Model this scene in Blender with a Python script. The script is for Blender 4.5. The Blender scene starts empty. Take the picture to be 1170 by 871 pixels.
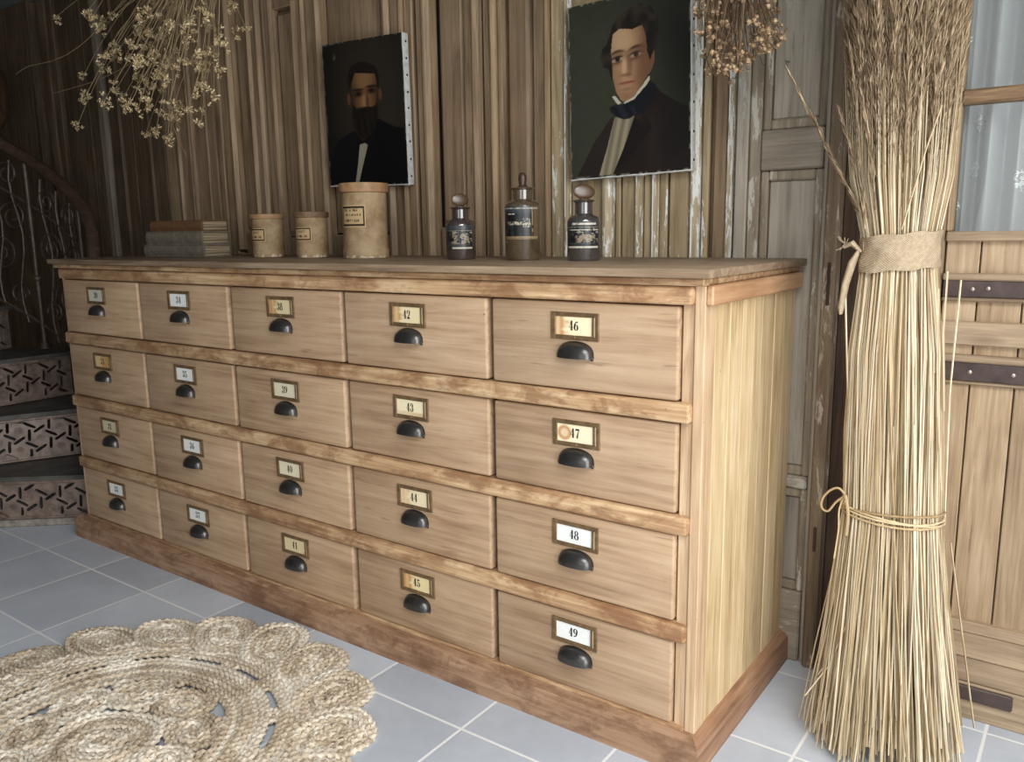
import bpy, bmesh, math, random
from mathutils import Vector, Matrix, Quaternion
PI = math.pi
rnd = random.Random(7)
SC = bpy.context.scene
COL = SC.collection

# ------------------------------------------------------------------ helpers
def lin(c):
    return tuple((x / 255 / 12.92) if x / 255 <= 0.04045 else ((x / 255 + 0.055) / 1.055) ** 2.4 for x in c[:3])

class MB:
    """collects geometry in world coordinates, then becomes ONE mesh object"""
    def __init__(s):
        s.v = []; s.f = []; s.m = []; s.c = None
    def add(s, vs, fs, m=0):
        o = len(s.v)
        s.v += [tuple(p) for p in vs]
        s.f += [tuple(i + o for i in f) for f in fs]
        s.m += [m] * len(fs)
    def addbm(s, bm, m=0, mat=None):
        bm.verts.index_update()
        vs = [(mat @ v.co if mat else v.co) for v in bm.verts]
        s.add([tuple(v) for v in vs], [[v.index for v in f.verts] for f in bm.faces], m)
        bm.free()
    def box(s, x0, x1, y0, y1, z0, z1, b=0, m=0, seg=1, mat=None):
        bm = bmesh.new()
        bmesh.ops.create_cube(bm, size=1)
        for v in bm.verts:
            v.co = Vector(((x0 + x1) / 2 + v.co.x * (x1 - x0), (y0 + y1) / 2 + v.co.y * (y1 - y0), (z0 + z1) / 2 + v.co.z * (z1 - z0)))
        if b > 0:
            b = min(b, abs(x1 - x0) * .45, abs(y1 - y0) * .45, abs(z1 - z0) * .45)
            bmesh.ops.bevel(bm, geom=list(bm.edges), offset=b, segments=seg, profile=.5, affect='EDGES')
        s.addbm(bm, m, mat)
    def tube(s, pts, r, n=6, m=0, cap=True, closed=False, flat=None, twist=0, amp=0, lobes=2):
        pts = [Vector(p) for p in pts]
        N = len(pts)
        if not hasattr(r, '__len__'): r = [r] * N
        t0 = (pts[1] - pts[0]).normalized()
        up = Vector((0, 0, 1)) if abs(t0.z) < .9 else Vector((1, 0, 0))
        nrm = (up - t0 * up.dot(t0)).normalized()
        vs = []; prev = t0; d = 0
        for i in range(N):
            if closed: t = (pts[(i + 1) % N] - pts[i - 1]).normalized()
            else: t = (pts[min(i + 1, N - 1)] - pts[max(i - 1, 0)])
            t = t.normalized() if t.length > 1e-9 else prev
            nrm = (nrm - t * nrm.dot(t))
            nrm = nrm.normalized() if nrm.length > 1e-6 else t.orthogonal().normalized()
            bi = t.cross(nrm)
            if i: d += (pts[i] - pts[i - 1]).length
            for k in range(n):
                a = 2 * PI * k / n
                rr = r[i] * (1 + amp * math.cos(lobes * a - twist * d)) if amp else r[i]
                q = pts[i] + nrm * math.cos(a) * rr * (flat or 1) + bi * math.sin(a) * rr
                vs.append(q)
            prev = t
        fs = []
        for i in range(N if closed else N - 1):
            j = (i + 1) % N
            for k in range(n):
                l = (k + 1) % n
                fs.append((i * n + k, i * n + l, j * n + l, j * n + k))
        if cap and not closed:
            fs.append(tuple(range(n))[::-1]); fs.append(tuple((N - 1) * n + k for k in range(n)))
        s.add(vs, fs, m)
    def lathe(s, prof, c, n=32, m=0, sx=1, sy=1, a0=0, a1=2 * PI, mat=None):
        """prof: (r, z) from bottom to top"""
        full = abs(a1 - a0 - 2 * PI) < 1e-6
        nn = n if full else n + 1
        vs = []
        for r, z in prof:
            for k in range(nn):
                a = a0 + (a1 - a0) * k / n
                p = Vector((r * math.cos(a) * sx, r * math.sin(a) * sy, z))
                if mat: p = mat @ p
                vs.append((p.x + c[0], p.y + c[1], p.z + c[2]))
        fs = []
        for i in range(len(prof) - 1):
            for k in range(n):
                l = (k + 1) % nn
                fs.append((i * nn + k, i * nn + l, (i + 1) * nn + l, (i + 1) * nn + k))
        s.add(vs, fs, m)
    def ball(s, c, r, m=0, u=8, v=6, sc=(1, 1, 1), rot=None):
        vs = []; fs = []
        for i in range(v + 1):
            for k in range(u):
                th = PI * i / v; a = 2 * PI * k / u
                p = Vector((r * sc[0] * math.sin(th) * math.cos(a), r * sc[1] * math.sin(th) * math.sin(a), r * sc[2] * math.cos(th)))
                if rot: p = rot @ p
                vs.append(Vector(c) + p)
        for i in range(v):
            for k in range(u):
                l = (k + 1) % u
                if i == 0: fs.append((k, (i + 1) * u + k, (i + 1) * u + l))
                elif i == v - 1: fs.append((i * u + k, (i + 1) * u + k, i * u + l))
                else: fs.append((i * u + k, (i + 1) * u + k, (i + 1) * u + l, i * u + l))
        s.add(vs, fs, m)
    def prism(s, poly, y0, y1, m=0, plane='xz'):
        n = len(poly)
        f = (lambda p, y: (p[0], y, p[1])) if plane == 'xz' else (lambda p, y: (p[0], p[1], y))
        vs = [f(p, y0) for p in poly] + [f(p, y1) for p in poly]
        fs = [tuple(range(n)), tuple(range(n, 2 * n))[::-1]]
        for i in range(n):
            j = (i + 1) % n
            fs.append((i, i + n, j + n, j))
        s.add(vs, fs, m)
    def build(s, name, mats, parent=None, org=None, smooth=35, label=None, kind=None, mat=None):
        me = bpy.data.meshes.new(name)
        o = bpy.data.objects.new(name, me)
        if parent is not None:
            base = parent
            off = Vector((0, 0, 0))
            while base is not None:
                off += Vector(base.location); base = base.parent
            o.parent = parent
        else:
            off = Vector(org) if org is not None else Vector((0, 0, 0))
            o.location = off
        if mat: vv = [mat @ Vector(p) - off for p in s.v]
        else: vv = [Vector(p) - off for p in s.v]
        me.from_pydata([tuple(p) for p in vv], [], s.f)
        if not isinstance(mats, (list, tuple)): mats = [mats]
        for mm in mats: me.materials.append(mm)
        if len(mats) > 1: me.polygons.foreach_set('material_index', s.m)
        bm = bmesh.new(); bm.from_mesh(me); bmesh.ops.recalc_face_normals(bm, faces=bm.faces); bm.to_mesh(me); bm.free()
        if smooth:
            me.polygons.foreach_set('use_smooth', [True] * len(me.polygons))
            me.set_sharp_from_angle(angle=math.radians(smooth))
        if s.c:
            a = me.color_attributes.new('Col', 'FLOAT_COLOR', 'POINT')
            fl = []
            for c in s.c: fl += [c[0], c[1], c[2], 1]
            a.data.foreach_set('color', fl)
        me.update()
        COL.objects.link(o)
        if label: o['label'] = label
        if kind: o['kind'] = kind
        return o

def thing(name, label, cat, loc, group=None):
    o = bpy.data.objects.new(name, None)
    o.empty_display_size = .1
    o.location = loc
    COL.objects.link(o)
    o['label'] = label; o['category'] = cat
    if group: o['group'] = group
    return o
def tag(o, label, cat, group=None):
    o['label'] = label; o['category'] = cat
    if group: o['group'] = group
    return o
def struct(o):
    o['kind'] = 'structure'
    return o

# ------------------------------------------------------------------ materials
class NT:
    def __init__(s, name):
        s.mat = bpy.data.materials.new(name); s.mat.use_nodes = True
        s.t = s.mat.node_tree; s.n = s.t.nodes; s.l = s.t.links
        s.b = s.n['Principled BSDF']; s.out = s.n['Material Output']
    def new(s, typ, **kw):
        n = s.n.new(typ)
        for k, v in kw.items():
            if k.startswith('i_'):
                key = k[2:].replace('_', ' ')
                n.inputs[key].default_value = v
            else: setattr(n, k, v)
        return n
    def link(s, a, b): s.l.new(a, b)
    def math(s, op, a, b=None, clamp=False):
        n = s.n.new('ShaderNodeMath'); n.operation = op; n.use_clamp = clamp
        for i, x in enumerate((a, b)):
            if x is None: continue
            if hasattr(x, 'links'): s.link(x, n.inputs[i])
            else: n.inputs[i].default_value = x
        return n.outputs[0]
    def mix(s, f, a, b, blend='MIX'):
        n = s.n.new('ShaderNodeMix'); n.data_type = 'RGBA'; n.blend_type = blend
        for i, x in ((0, f), (6, a), (7, b)):
            if hasattr(x, 'links'): s.link(x, n.inputs[i])
            elif i == 0: n.inputs[0].default_value = x
            else: n.inputs[i].default_value = (*x[:3], 1)
        return n.outputs[2]
    def ramp(s, f, stops, interp='LINEAR'):
        n = s.n.new('ShaderNodeValToRGB'); n.color_ramp.interpolation = interp
        e = n.color_ramp.elements
        while len(e) < len(stops): e.new(.5)
        for q, (p, c) in zip(e, stops):
            q.position = p; q.color = (*c[:3], 1) if hasattr(c, '__len__') else (c, c, c, 1)
        s.link(f, n.inputs[0])
        return n.outputs[0]
    def noise(s, vec, scale, detail=4, rough=.55, dist=0, w=None):
        n = s.n.new('ShaderNodeTexNoise'); n.inputs['Scale'].default_value = scale
        n.inputs['Detail'].default_value = detail; n.inputs['Roughness'].default_value = rough; n.inputs['Distortion'].default_value = dist
        if w is not None:
            n.noise_dimensions = '4D'; s.link(w, n.inputs['W'])
        s.link(vec, n.inputs['Vector'])
        return n.outputs['Fac']
    def coord(s, scale=(1, 1, 1), out='Object'):
        c = s.n.new('ShaderNodeTexCoord'); m = s.n.new('ShaderNodeMapping')
        m.inputs['Scale'].default_value = scale
        s.link(c.outputs[out], m.inputs['Vector'])
        return m.outputs[0]
    def rand(s, island=True):
        if island:
            g = s.n.new('ShaderNodeNewGeometry'); a = g.outputs['Random Per Island']
        else: a = 0.0
        o = s.n.new('ShaderNodeObjectInfo')
        return s.math('FRACT', s.math('ADD', a, o.outputs['Random']))
    def bump(s, h, strength=.3, dist=.002):
        b = s.n.new('ShaderNodeBump'); b.inputs['Strength'].default_value = strength; b.inputs['Distance'].default_value = dist
        s.link(h, b.inputs['Height']); s.link(b.outputs[0], s.b.inputs['Normal'])
    def color(s, c):
        if hasattr(c, 'links'): s.link(c, s.b.inputs['Base Color'])
        else: s.b.inputs['Base Color'].default_value = (*c[:3], 1)
    def set(s, **kw):
        for k, v in kw.items():
            s.b.inputs[k.replace('_', ' ')].default_value = v
        return s

def wood(name, dark, mid, light, axis='x', rough=.62, fine=1.0, vary=.25, knots=.5, paint=None, paintamt=.5, bump=.25, spec=.3, stain=None):
    m = NT(name)
    st = {'x': (1, 9, 9), 'y': (9, 1, 9), 'z': (9, 9, 1)}[axis]
    v = m.coord(st); r = m.rand(); w = m.math('MULTIPLY', r, 37.0)
    big = m.noise(v, 1.3 * fine, 3, .5, .8, w)
    ring = m.math('FRACT', m.math('MULTIPLY', big, 6.0))
    ring = m.math('ABSOLUTE', m.math('SUBTRACT', ring, .5))
    v2 = m.coord(tuple(1.0 if q == 1 else 26. for q in st))
    fib = m.noise(v2, 4 * fine, 5, .7, .2, w)
    v0 = m.coord((1, 1, 1))
    blot = m.noise(v0, 3.2, 3, .6, 0, w)
    f = m.math('ADD', m.math('MULTIPLY', fib, .66), m.math('MULTIPLY', blot, .42))
    f = m.math('SUBTRACT', m.math('ADD', f, m.math('MULTIPLY', ring, .20)), .08)
    c = m.ramp(f, [(.30, dark), (.50, mid), (.70, light)])
    # knots : small dark ellipses
    vk = m.coord(tuple(1.6 if q == 1 else 4.5 for q in st))
    vo = m.new('ShaderNodeTexVoronoi', voronoi_dimensions='4D'); vo.inputs['Scale'].default_value = 2.3
    m.link(vk, vo.inputs['Vector']); m.link(w, vo.inputs['W'])
    kn = m.ramp(vo.outputs['Distance'], [(.0, 1.0), (.09, .55), (.16, 0.0)])
    c = m.mix(m.math('MULTIPLY', kn, knots), c, tuple(x * .35 for x in dark))
    # fine dark flecks along the grain
    v3 = m.coord(tuple(5.0 if q == 1 else 70. for q in st))
    fl = m.ramp(m.noise(v3, 2.0, 2, .5, 0, w), [(.66, 0.0), (.74, 1.0)])
    c = m.mix(m.math('MULTIPLY', fl, .45), c, tuple(x * .5 for x in dark))
    sp = m.ramp(m.noise(v0, 95, 2, .5, 0, w), [(.74, 0.0), (.79, 1.0)])
    c = m.mix(m.math('MULTIPLY', sp, .55), c, tuple(x * .4 for x in dark))
    if stain:
        vs_ = m.coord(tuple(2.2 if q == 1 else 4.0 for q in st))
        sn = m.ramp(m.noise(vs_, 5.0, 6, .7, .5, w), [(.46, 0.0), (.60, 1.0)])
        c = m.mix(m.math('MULTIPLY', sn, .72), c, stain)
    hv = m.new('ShaderNodeHueSaturation'); m.link(c, hv.inputs['Color'])
    m.link(m.math('ADD', m.math('MULTIPLY', r, 2 * vary), 1 - vary), hv.inputs['Value'])
    c = hv.outputs[0]
    h = m.math('ADD', fib, m.math('MULTIPLY', ring, .4))
    if paint:
        vp = m.coord((15, 15, 3.2) if axis == 'z' else (3.2, 15, 15))
        p1 = m.noise(vp, 4.0, 8, .74, .3, w); p2 = m.noise(v0, 3.2, 3, .5, 0, w)
        p = m.math('ADD', p1, m.math('MULTIPLY', m.math('SUBTRACT', p2, .5), .75))
        t = .5 + .2 * (1 - 2 * paintamt)
        pm = m.ramp(p, [(t, 0.0), (t + .02, 1.0)])
        c = m.mix(pm, c, paint)
        h = m.math('ADD', h, m.math('MULTIPLY', pm, 1.5))
    m.color(c)
    m.set(Roughness=rough, Specular_IOR_Level=spec)
    m.bump(h, bump, .004)
    return m.mat

def plain(name, c, rough=.5, metal=0, var=.15, scale=20, bump=0, spec=.5, c2=None):
    m = NT(name)
    v = m.coord()
    n = m.noise(v, scale, 5, .6)
    d = c2 or tuple(x * (1 - 2 * var) for x in c)
    m.color(m.ramp(n, [(.3, d), (.7, tuple(min(1, x * (1 + var)) for x in c))]))
    m.set(Roughness=rough, Metallic=metal, Specular_IOR_Level=spec)
    if bump: m.bump(n, bump, .003)
    return m.mat

def vcol(name, rough=.6, spec=.3, noise=.08, scale=60, bump=0):
    m = NT(name)
    a = m.new('ShaderNodeAttribute', attribute_name='Col')
    n = m.noise(m.coord(), scale, 4, .6)
    k = m.math('ADD', m.math('MULTIPLY', n, noise * 2), 1 - noise)
    hv = m.new('ShaderNodeHueSaturation'); m.link(a.outputs['Color'], hv.inputs['Color']); m.link(k, hv.inputs['Value'])
    m.color(hv.outputs[0]); m.set(Roughness=rough, Specular_IOR_Level=spec)
    if bump: m.bump(n, bump, .001)
    return m.mat

def straw(name, c1, c2, c3, rough=.55, scale=(30, 30, 3), fibre=None):
    m = NT(name)
    r = m.rand()
    n = m.noise(m.coord(scale), 3, 3, .6)
    f = m.math('ADD', m.math('MULTIPLY', r, .65), m.math('MULTIPLY', n, .45))
    m.color(m.ramp(f, [(.15, c1), (.5, c2), (.85, c3)]))
    m.set(Roughness=rough, Specular_IOR_Level=.3)
    return m.mat

M = {}
M['drawer'] = wood('drawer_wood', lin((140, 111, 85)), lin((178, 148, 117)), lin((197, 169, 138)), 'x', vary=.07, knots=.35, fine=.8)
M['rail'] = wood('rail_wood', lin((116, 82, 56)), lin((186, 150, 112)), lin((224, 198, 158)), 'x', vary=.08, stain=lin((128, 88, 58)), rough=.5)
M['railz'] = wood('stile_wood', lin((150, 118, 90)), lin((196, 164, 130)), lin((220, 196, 162)), 'z', vary=.08, rough=.55)
M['plinth'] = wood('plinth_wood', lin((112, 82, 60)), lin((158, 124, 97)), lin((182, 150, 122)), 'x', vary=.06, stain=lin((112, 80, 58)), rough=.5)
M['plinthy'] = wood('plinth_side_wood', lin((112, 80, 58)), lin((158, 120, 92)), lin((184, 148, 117)), 'y', vary=.06, rough=.5)
M['side'] = wood('side_pine', lin((158, 127, 88)), lin((204, 177, 134)), lin((226, 204, 166)), 'z', vary=.13, knots=.25, rough=.55)
M['band'] = wood('band_wood', lin((146, 106, 72)), lin((182, 140, 104)), lin((202, 164, 126)), 'y', vary=.04, rough=.5)
M['top'] = wood('top_wood', lin((92, 75, 59)), lin((136, 114, 91)), lin((168, 147, 122)), 'x', vary=.06, rough=.5)
M['gap'] = plain('dark_recess_wood', lin((46, 34, 25)), .85)
M['wall'] = wood('panelling', lin((92, 73, 54)), lin((139, 116, 90)), lin((166, 143, 115)), 'z', vary=.09, knots=.45, rough=.6, fine=.8)
M['walldark'] = wood('dark_dimmed_boards', lin((50, 40, 30)), lin((84, 69, 52)), lin((110, 93, 72)), 'z', vary=.22, knots=.4, rough=.7)  # dark wood tone; on the back wall it paints the light falloff leftwards
M['wallblue'] = wood('grey_blue_edge', lin((84, 74, 60)), lin((116, 106, 90)), lin((138, 130, 114)), 'z', vary=.05, knots=0, rough=.6)
M['mould'] = wood('moulding_wood', lin((104, 84, 62)), lin((150, 126, 97)), lin((178, 154, 123)), 'z', vary=.1, knots=.2, rough=.5)
M['wallpaint'] = wood('flaking_panelling', lin((104, 88, 64)), lin((162, 142, 110)), lin((188, 170, 136)), 'z', vary=.12, knots=.3, rough=.6, paint=lin((216, 214, 204)), paintamt=.22)
M['wallwhite'] = wood('white_flaking_moulding', lin((120, 104, 80)), lin((168, 152, 124)), lin((196, 180, 150)), 'z', vary=.08, knots=.1, rough=.6, paint=lin((226, 226, 220)), paintamt=.50)
M['greyz'] = wood('grey_door_wood', lin((118, 108, 95)), lin((162, 152, 136)), lin((184, 175, 160)), 'z', vary=.08, knots=.4, rough=.65, paint=lin((190, 184, 170)), paintamt=.16, fine=.7)
M['greyx'] = wood('grey_door_rail_wood', lin((108, 97, 84)), lin((150, 138, 121)), lin((174, 162, 146)), 'x', vary=.08, knots=.6, rough=.65, paint=lin((190, 184, 170)), paintamt=.16, fine=.7)
M['greyp'] = wood('grey_door_flaked_wood', lin((108, 96, 80)), lin((150, 136, 116)), lin((170, 158, 138)), 'z', vary=.08, knots=.3, rough=.65, paint=lin((196, 190, 174)), paintamt=.34)
M['post'] = wood('post_wood', lin((84, 68, 54)), lin((122, 104, 84)), lin((146, 128, 106)), 'z', vary=.06, knots=.6, rough=.7, paint=lin((172, 160, 142)), paintamt=.32)
M['doorz'] = wood('stable_door_planks', lin((112, 90, 68)), lin((160, 136, 107)), lin((188, 166, 136)), 'z', vary=.1, knots=.3, rough=.6)
M['doorx'] = wood('stable_door_rails', lin((104, 86, 66)), lin((150, 129, 104)), lin((180, 158, 130)), 'x', vary=.1, knots=.5, rough=.6)
M['sash'] = wood('sash_wood', lin((72, 54, 38)), lin((128, 101, 74)), lin((168, 140, 106)), 'x', vary=.05, knots=.8, rough=.6, fine=2.4)
M['dark'] = wood('dark_jamb_wood', lin((40, 30, 22)), lin((66, 50, 38)), lin((88, 70, 54)), 'z', vary=.1, rough=.7)
M['iron'] = plain('strap_iron', lin((84, 70, 66)), .55, .35, .2, 30, .2)
M['screw'] = plain('pale_screw', lin((170, 158, 148)), .4, .7)
M['brass'] = plain('aged_brass', lin((126, 101, 70)), .45, .35, .22, 60, .15)
M['slot'] = plain('flange_highlight', lin((214, 190, 158)), .6)  # pale card edge tone, painting the highlight on the slot flange
M['cup'] = plain('gunmetal_cup', lin((88, 86, 84)), .30, .8, .12, 40, .04)
M['ink'] = plain('black_ink', lin((20, 18, 18)), .7)
M['paper'] = vcol('label_paper', .75, .2, .05, 120)
M['paint'] = vcol('oil_paint', .5, .25, .07, 55, .15)
M['canvas'] = plain('white_canvas_edge', lin((206, 206, 200)), .8, 0, .12, 70, .3)
M['nail'] = plain('tack_metal', lin((40, 34, 30)), .5, .5)
M['pottery'] = None

def mk_paperjar():
    m = NT('old_cardboard')
    n = m.noise(m.coord(), 14, 6, .65); n2 = m.noise(m.coord(), 45, 4, .6)
    c = m.ramp(n, [(.3, lin((116, 92, 62))), (.5, lin((162, 136, 102))), (.72, lin((190, 166, 132)))])
    s = m.ramp(n2, [(.6, 0.0), (.72, 1.0)])
    c = m.mix(m.math('MULTIPLY', s, .4), c, lin((104, 82, 56)))
    m.color(c); m.set(Roughness=.6, Specular_IOR_Level=.3); m.bump(n2, .2, .002)
    return m.mat
M['pottery'] = mk_paperjar()
M['jarrim'] = plain('cardboard_lid', lin((170, 132, 92)), .55, 0, .2, 30, .2)
M['jarrimdark'] = plain('dark_cardboard_lid', lin((128, 98, 72)), .6, 0, .25, 30, .2)
M['worn'] = plain('worn_white_rim', lin((206, 194, 168)), .7, 0, .25, 60, .2)

def glass(name, c, rough=.08, trans=.7, coat=1.0):
    m = NT(name)
    n = m.noise(m.coord(), 30, 4, .6)
    m.color(m.ramp(n, [(.3, tuple(x * .7 for x in c)), (.7, c)]))
    m.set(Roughness=rough, Transmission_Weight=trans, IOR=1.5, Specular_IOR_Level=1.0, Coat_Weight=coat, Coat_Roughness=.05)
    return m.mat
M['gl_purple'] = glass('dark_brown_glass', lin((74, 60, 56)), .12, .1)
M['gl_olive'] = glass('olive_glass', lin((100, 84, 62)), .10, .2)
M['gl_clear'] = glass('smoky_glass', lin((150, 140, 122)), .08, .55)
M['gl_dark'] = glass('sooty_glass', lin((76, 70, 66)), .12, .1)
M['stop'] = glass('old_stopper_glass', lin((104, 76, 46)), .35, .3, .1)
M['stopdark'] = plain('dark_stopper', lin((74, 52, 40)), .35, 0, .2, 40)

M['blabel'] = vcol('apothecary_label', .35, .5, .1, 90)
M['cover'] = plain('grey_book_cloth', lin((124, 114, 98)), .8, 0, .18, 45, .25)
M['cover2'] = plain('brown_book_cloth', lin((112, 80, 50)), .75, 0, .15, 45, .25)
def mk_pages():
    m = NT('page_edges')
    v = m.coord((2, 2, 160)); n = m.noise(v, 2.2, 3, .6)
    m.color(m.ramp(n, [(.32, lin((92, 76, 56))), (.5, lin((150, 130, 102))), (.7, lin((186, 168, 138)))]))
    m.set(Roughness=.85); m.bump(n, .5, .002)
    return m.mat
M['pages'] = mk_pages()

M['stalk'] = straw('reed_stalks', lin((104, 82, 54)), lin((182, 158, 120)), lin((232, 218, 190)))
M['plume'] = straw('reed_plumes', lin((96, 77, 56)), lin((140, 117, 90)), lin((182, 159, 128)), .8)
def mk_burlap():
    m = NT('burlap')
    a = m.coord((1, 1, 1))
    sep = m.new('ShaderNodeSeparateXYZ'); m.link(a, sep.inputs[0])
    wz = m.math('SINE', m.math('MULTIPLY', sep.outputs[2], 1500.))
    wx = m.math('SINE', m.math('MULTIPLY', m.math('ADD', sep.outputs[0], m.math('MULTIPLY', sep.outputs[1], .8)), 1300.))
    w = m.math('ADD', m.math('MULTIPLY', m.math('MULTIPLY', wz, wx), .25), .5)
    n = m.noise(a, 160, 3, .6)
    f = m.math('ADD', m.math('MULTIPLY', w, .6), m.math('MULTIPLY', n, .4))
    m.color(m.ramp(f, [(.25, lin((128, 108, 84))), (.5, lin((172, 152, 124))), (.75, lin((204, 188, 162)))]))
    m.set(Roughness=.9, Specular_IOR_Level=.1); m.bump(f, .6, .002)
    return m.mat
M['burlap'] = mk_burlap()
M['twine'] = straw('jute_twine', lin((150, 122, 84)), lin((186, 160, 120)), lin((206, 184, 146)), .8)
def mk_rope():
    m = NT('braided_jute')
    r = m.rand()
    n = m.noise(m.coord(), 9, 4, .65); n2 = m.noise(m.coord((1, 1, .4)), 130, 3, .6)
    f = m.math('ADD', m.math('ADD', m.math('MULTIPLY', n, .46), m.math('MULTIPLY', n2, .44)), m.math('MULTIPLY', r, .12))
    m.color(m.ramp(f, [(.32, lin((126, 108, 86))), (.48, lin((198, 181, 156))), (.64, lin((242, 234, 218)))]))
    m.set(Roughness=.85, Specular_IOR_Level=.15); m.bump(n2, .4, .002)
    return m.mat
M['rope'] = mk_rope()
M['fstem'] = straw('dry_stem', lin((112, 92, 64)), lin((150, 128, 94)), lin((190, 170, 132)), .8)
M['fhead'] = straw('dry_seed_head', lin((136, 110, 74)), lin((198, 172, 128)), lin((240, 222, 182)), .75)
M['bead'] = straw('round_seed', lin((104, 80, 58)), lin((146, 118, 88)), lin((188, 162, 126)), .6)
M['bstem'] = straw('brown_stem', lin((66, 48, 36)), lin((98, 76, 56)), lin((134, 110, 84)), .8)

def mk_tile():
    m = NT('floor_tiles')
    g = m.new('ShaderNodeNewGeometry'); sep = m.new('ShaderNodeSeparateXYZ'); m.link(g.outputs['Position'], sep.inputs[0])
    P = .3067
    def cell(o, off):
        q = m.math('DIVIDE', m.math('SUBTRACT', sep.outputs[o], off), P)
        fr = m.math('FRACT', q); fl = m.math('FLOOR', q)
        d = m.math('MINIMUM', fr, m.math('SUBTRACT', 1.0, fr))
        return d, fl
    dx, fx = cell(0, -.430 - P * 20); dy, fy = cell(1, -.155 - P * 20)
    d = m.math('MINIMUM', dx, dy)
    n = m.noise(g.outputs['Position'], 2.6, 4, .6, .3); n2 = m.noise(g.outputs['Position'], 30, 4, .6)
    d2 = m.math('ADD', d, m.math('MULTIPLY', m.math('SUBTRACT', n2, .5), .004))
    gm = m.ramp(d2, [(.0085, 1.0), (.013, 0.0)])
    wn = m.new('ShaderNodeTexWhiteNoise', noise_dimensions='2D')
    cb = m.new('ShaderNodeCombineXYZ'); m.link(fx, cb.inputs[0]); m.link(fy, cb.inputs[1]); m.link(cb.outputs[0], wn.inputs[0])
    f = m.math('ADD', m.math('MULTIPLY', n, .6), m.math('ADD', m.math('MULTIPLY', n2, .15), m.math('MULTIPLY', wn.outputs[0], .25)))
    t = m.ramp(f, [(.3, lin((176, 182, 190))), (.5, lin((194, 200, 208))), (.7, lin((208, 214, 221)))])
    m.color(m.mix(gm, t, lin((232, 232, 230))))
    m.link(m.math('ADD', m.math('MULTIPLY', gm, .35), .42), m.b.inputs['Roughness'])
    m.set(Specular_IOR_Level=.35)
    h = m.math('ADD', m.math('MULTIPLY', m.math('SUBTRACT', 1.0, gm), 1.0), m.math('MULTIPLY', n2, .12))
    m.bump(h, .25, .003)
    return m.mat
M['tile'] = mk_tile()
M['plaster'] = plain('rough_plaster', lin((168, 162, 152)), .9, 0, .08, 6, .2)
M['ceil'] = plain('ceiling_paint', lin((112, 118, 122)), .85, 0, .1, 6, .15)
M['cast'] = plain('cast_iron_stair', lin((134, 116, 104)), .42, .15, .28, 26, .35)
M['treadm'] = plain('worn_stair_tread', lin((86, 83, 78)), .6, 0, .25, 14, .3)
M['bal'] = plain('dark_cast_iron', lin((86, 70, 60)), .45, .15, .25, 30, .25)
M['handrail'] = wood('handrail_wood', lin((46, 34, 26)), lin((78, 60, 48)), lin((100, 80, 66)), 'x', vary=.03, rough=.4)
M['newel'] = wood('turned_newel_wood', lin((40, 30, 21)), lin((66, 50, 36)), lin((94, 72, 50)), 'z', vary=.03, rough=.35)
M['stone'] = plain('stone_strip', lin((150, 142, 130)), .8, 0, .25, 40, .3)

def mk_lace():
    m = NT('lace_curtain')
    tr = m.new('ShaderNodeBsdfTranslucent'); df = m.new('ShaderNodeBsdfDiffuse'); tp = m.new('ShaderNodeBsdfTransparent')
    uv = m.coord((1, 1, 1))
    vo = m.new('ShaderNodeTexVoronoi', feature='DISTANCE_TO_EDGE'); vo.inputs['Scale'].default_value = 16
    m.link(m.coord((1.3, 0, .75)), vo.inputs['Vector'])
    v1 = m.new('ShaderNodeTexVoronoi'); v1.inputs['Scale'].default_value = 19
    m.link(m.coord((1.1, 0, .62)), v1.inputs['Vector'])
    nz = m.noise(m.coord((1, 0, 1)), 85, 3, .6, .6)
    spot = m.ramp(m.math('ADD', v1.outputs['Distance'], m.math('MULTIPLY', nz, .5)), [(.46, 1.0), (.52, 0.0)])
    motif = m.ramp(m.math('MULTIPLY', spot, m.math('GREATER_THAN', nz, .47)), [(.3, 0.0), (.6, 1.0)])
    col = m.mix(motif, lin((176, 178, 174)), lin((250, 250, 246)))
    m.link(col, tr.inputs[0]); m.link(col, df.inputs[0])
    mx = m.new('ShaderNodeMixShader'); mx.inputs[0].default_value = .22
    m.link(df.outputs[0], mx.inputs[1]); m.link(tr.outputs[0], mx.inputs[2])
    m2 = m.new('ShaderNodeMixShader')
    m.link(m.math('SUBTRACT', .16, m.math('MULTIPLY', motif, .15)), m2.inputs[0])
    m.link(mx.outputs[0], m2.inputs[1]); m.link(tp.outputs[0], m2.inputs[2])
    m.link(m2.outputs[0], m.out.inputs[0])
    return m.mat
M['lace'] = mk_lace()
def mk_pane():
    m = NT('window_pane')
    tp = m.new('ShaderNodeBsdfTransparent'); gl = m.new('ShaderNodeBsdfGlossy'); gl.inputs['Roughness'].default_value = .03
    tp.inputs[0].default_value = (.95, .96, .96, 1)
    n = m.noise(m.coord(), 6, 2, .5)
    b = m.new('ShaderNodeBump'); b.inputs['Strength'].default_value = .04; b.inputs['Distance'].default_value = .01
    m.link(n, b.inputs['Height']); m.link(b.outputs[0], gl.inputs['Normal'])
    fr = m.new('ShaderNodeFresnel'); fr.inputs[0].default_value = 1.55
    mx = m.new('ShaderNodeMixShader'); m.link(m.math('MULTIPLY', fr.outputs[0], .45), mx.inputs[0])
    m.link(tp.outputs[0], mx.inputs[1]); m.link(gl.outputs[0], mx.inputs[2])
    m.link(mx.outputs[0], m.out.inputs[0])
    return m.mat
M['pane'] = mk_pane()

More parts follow.
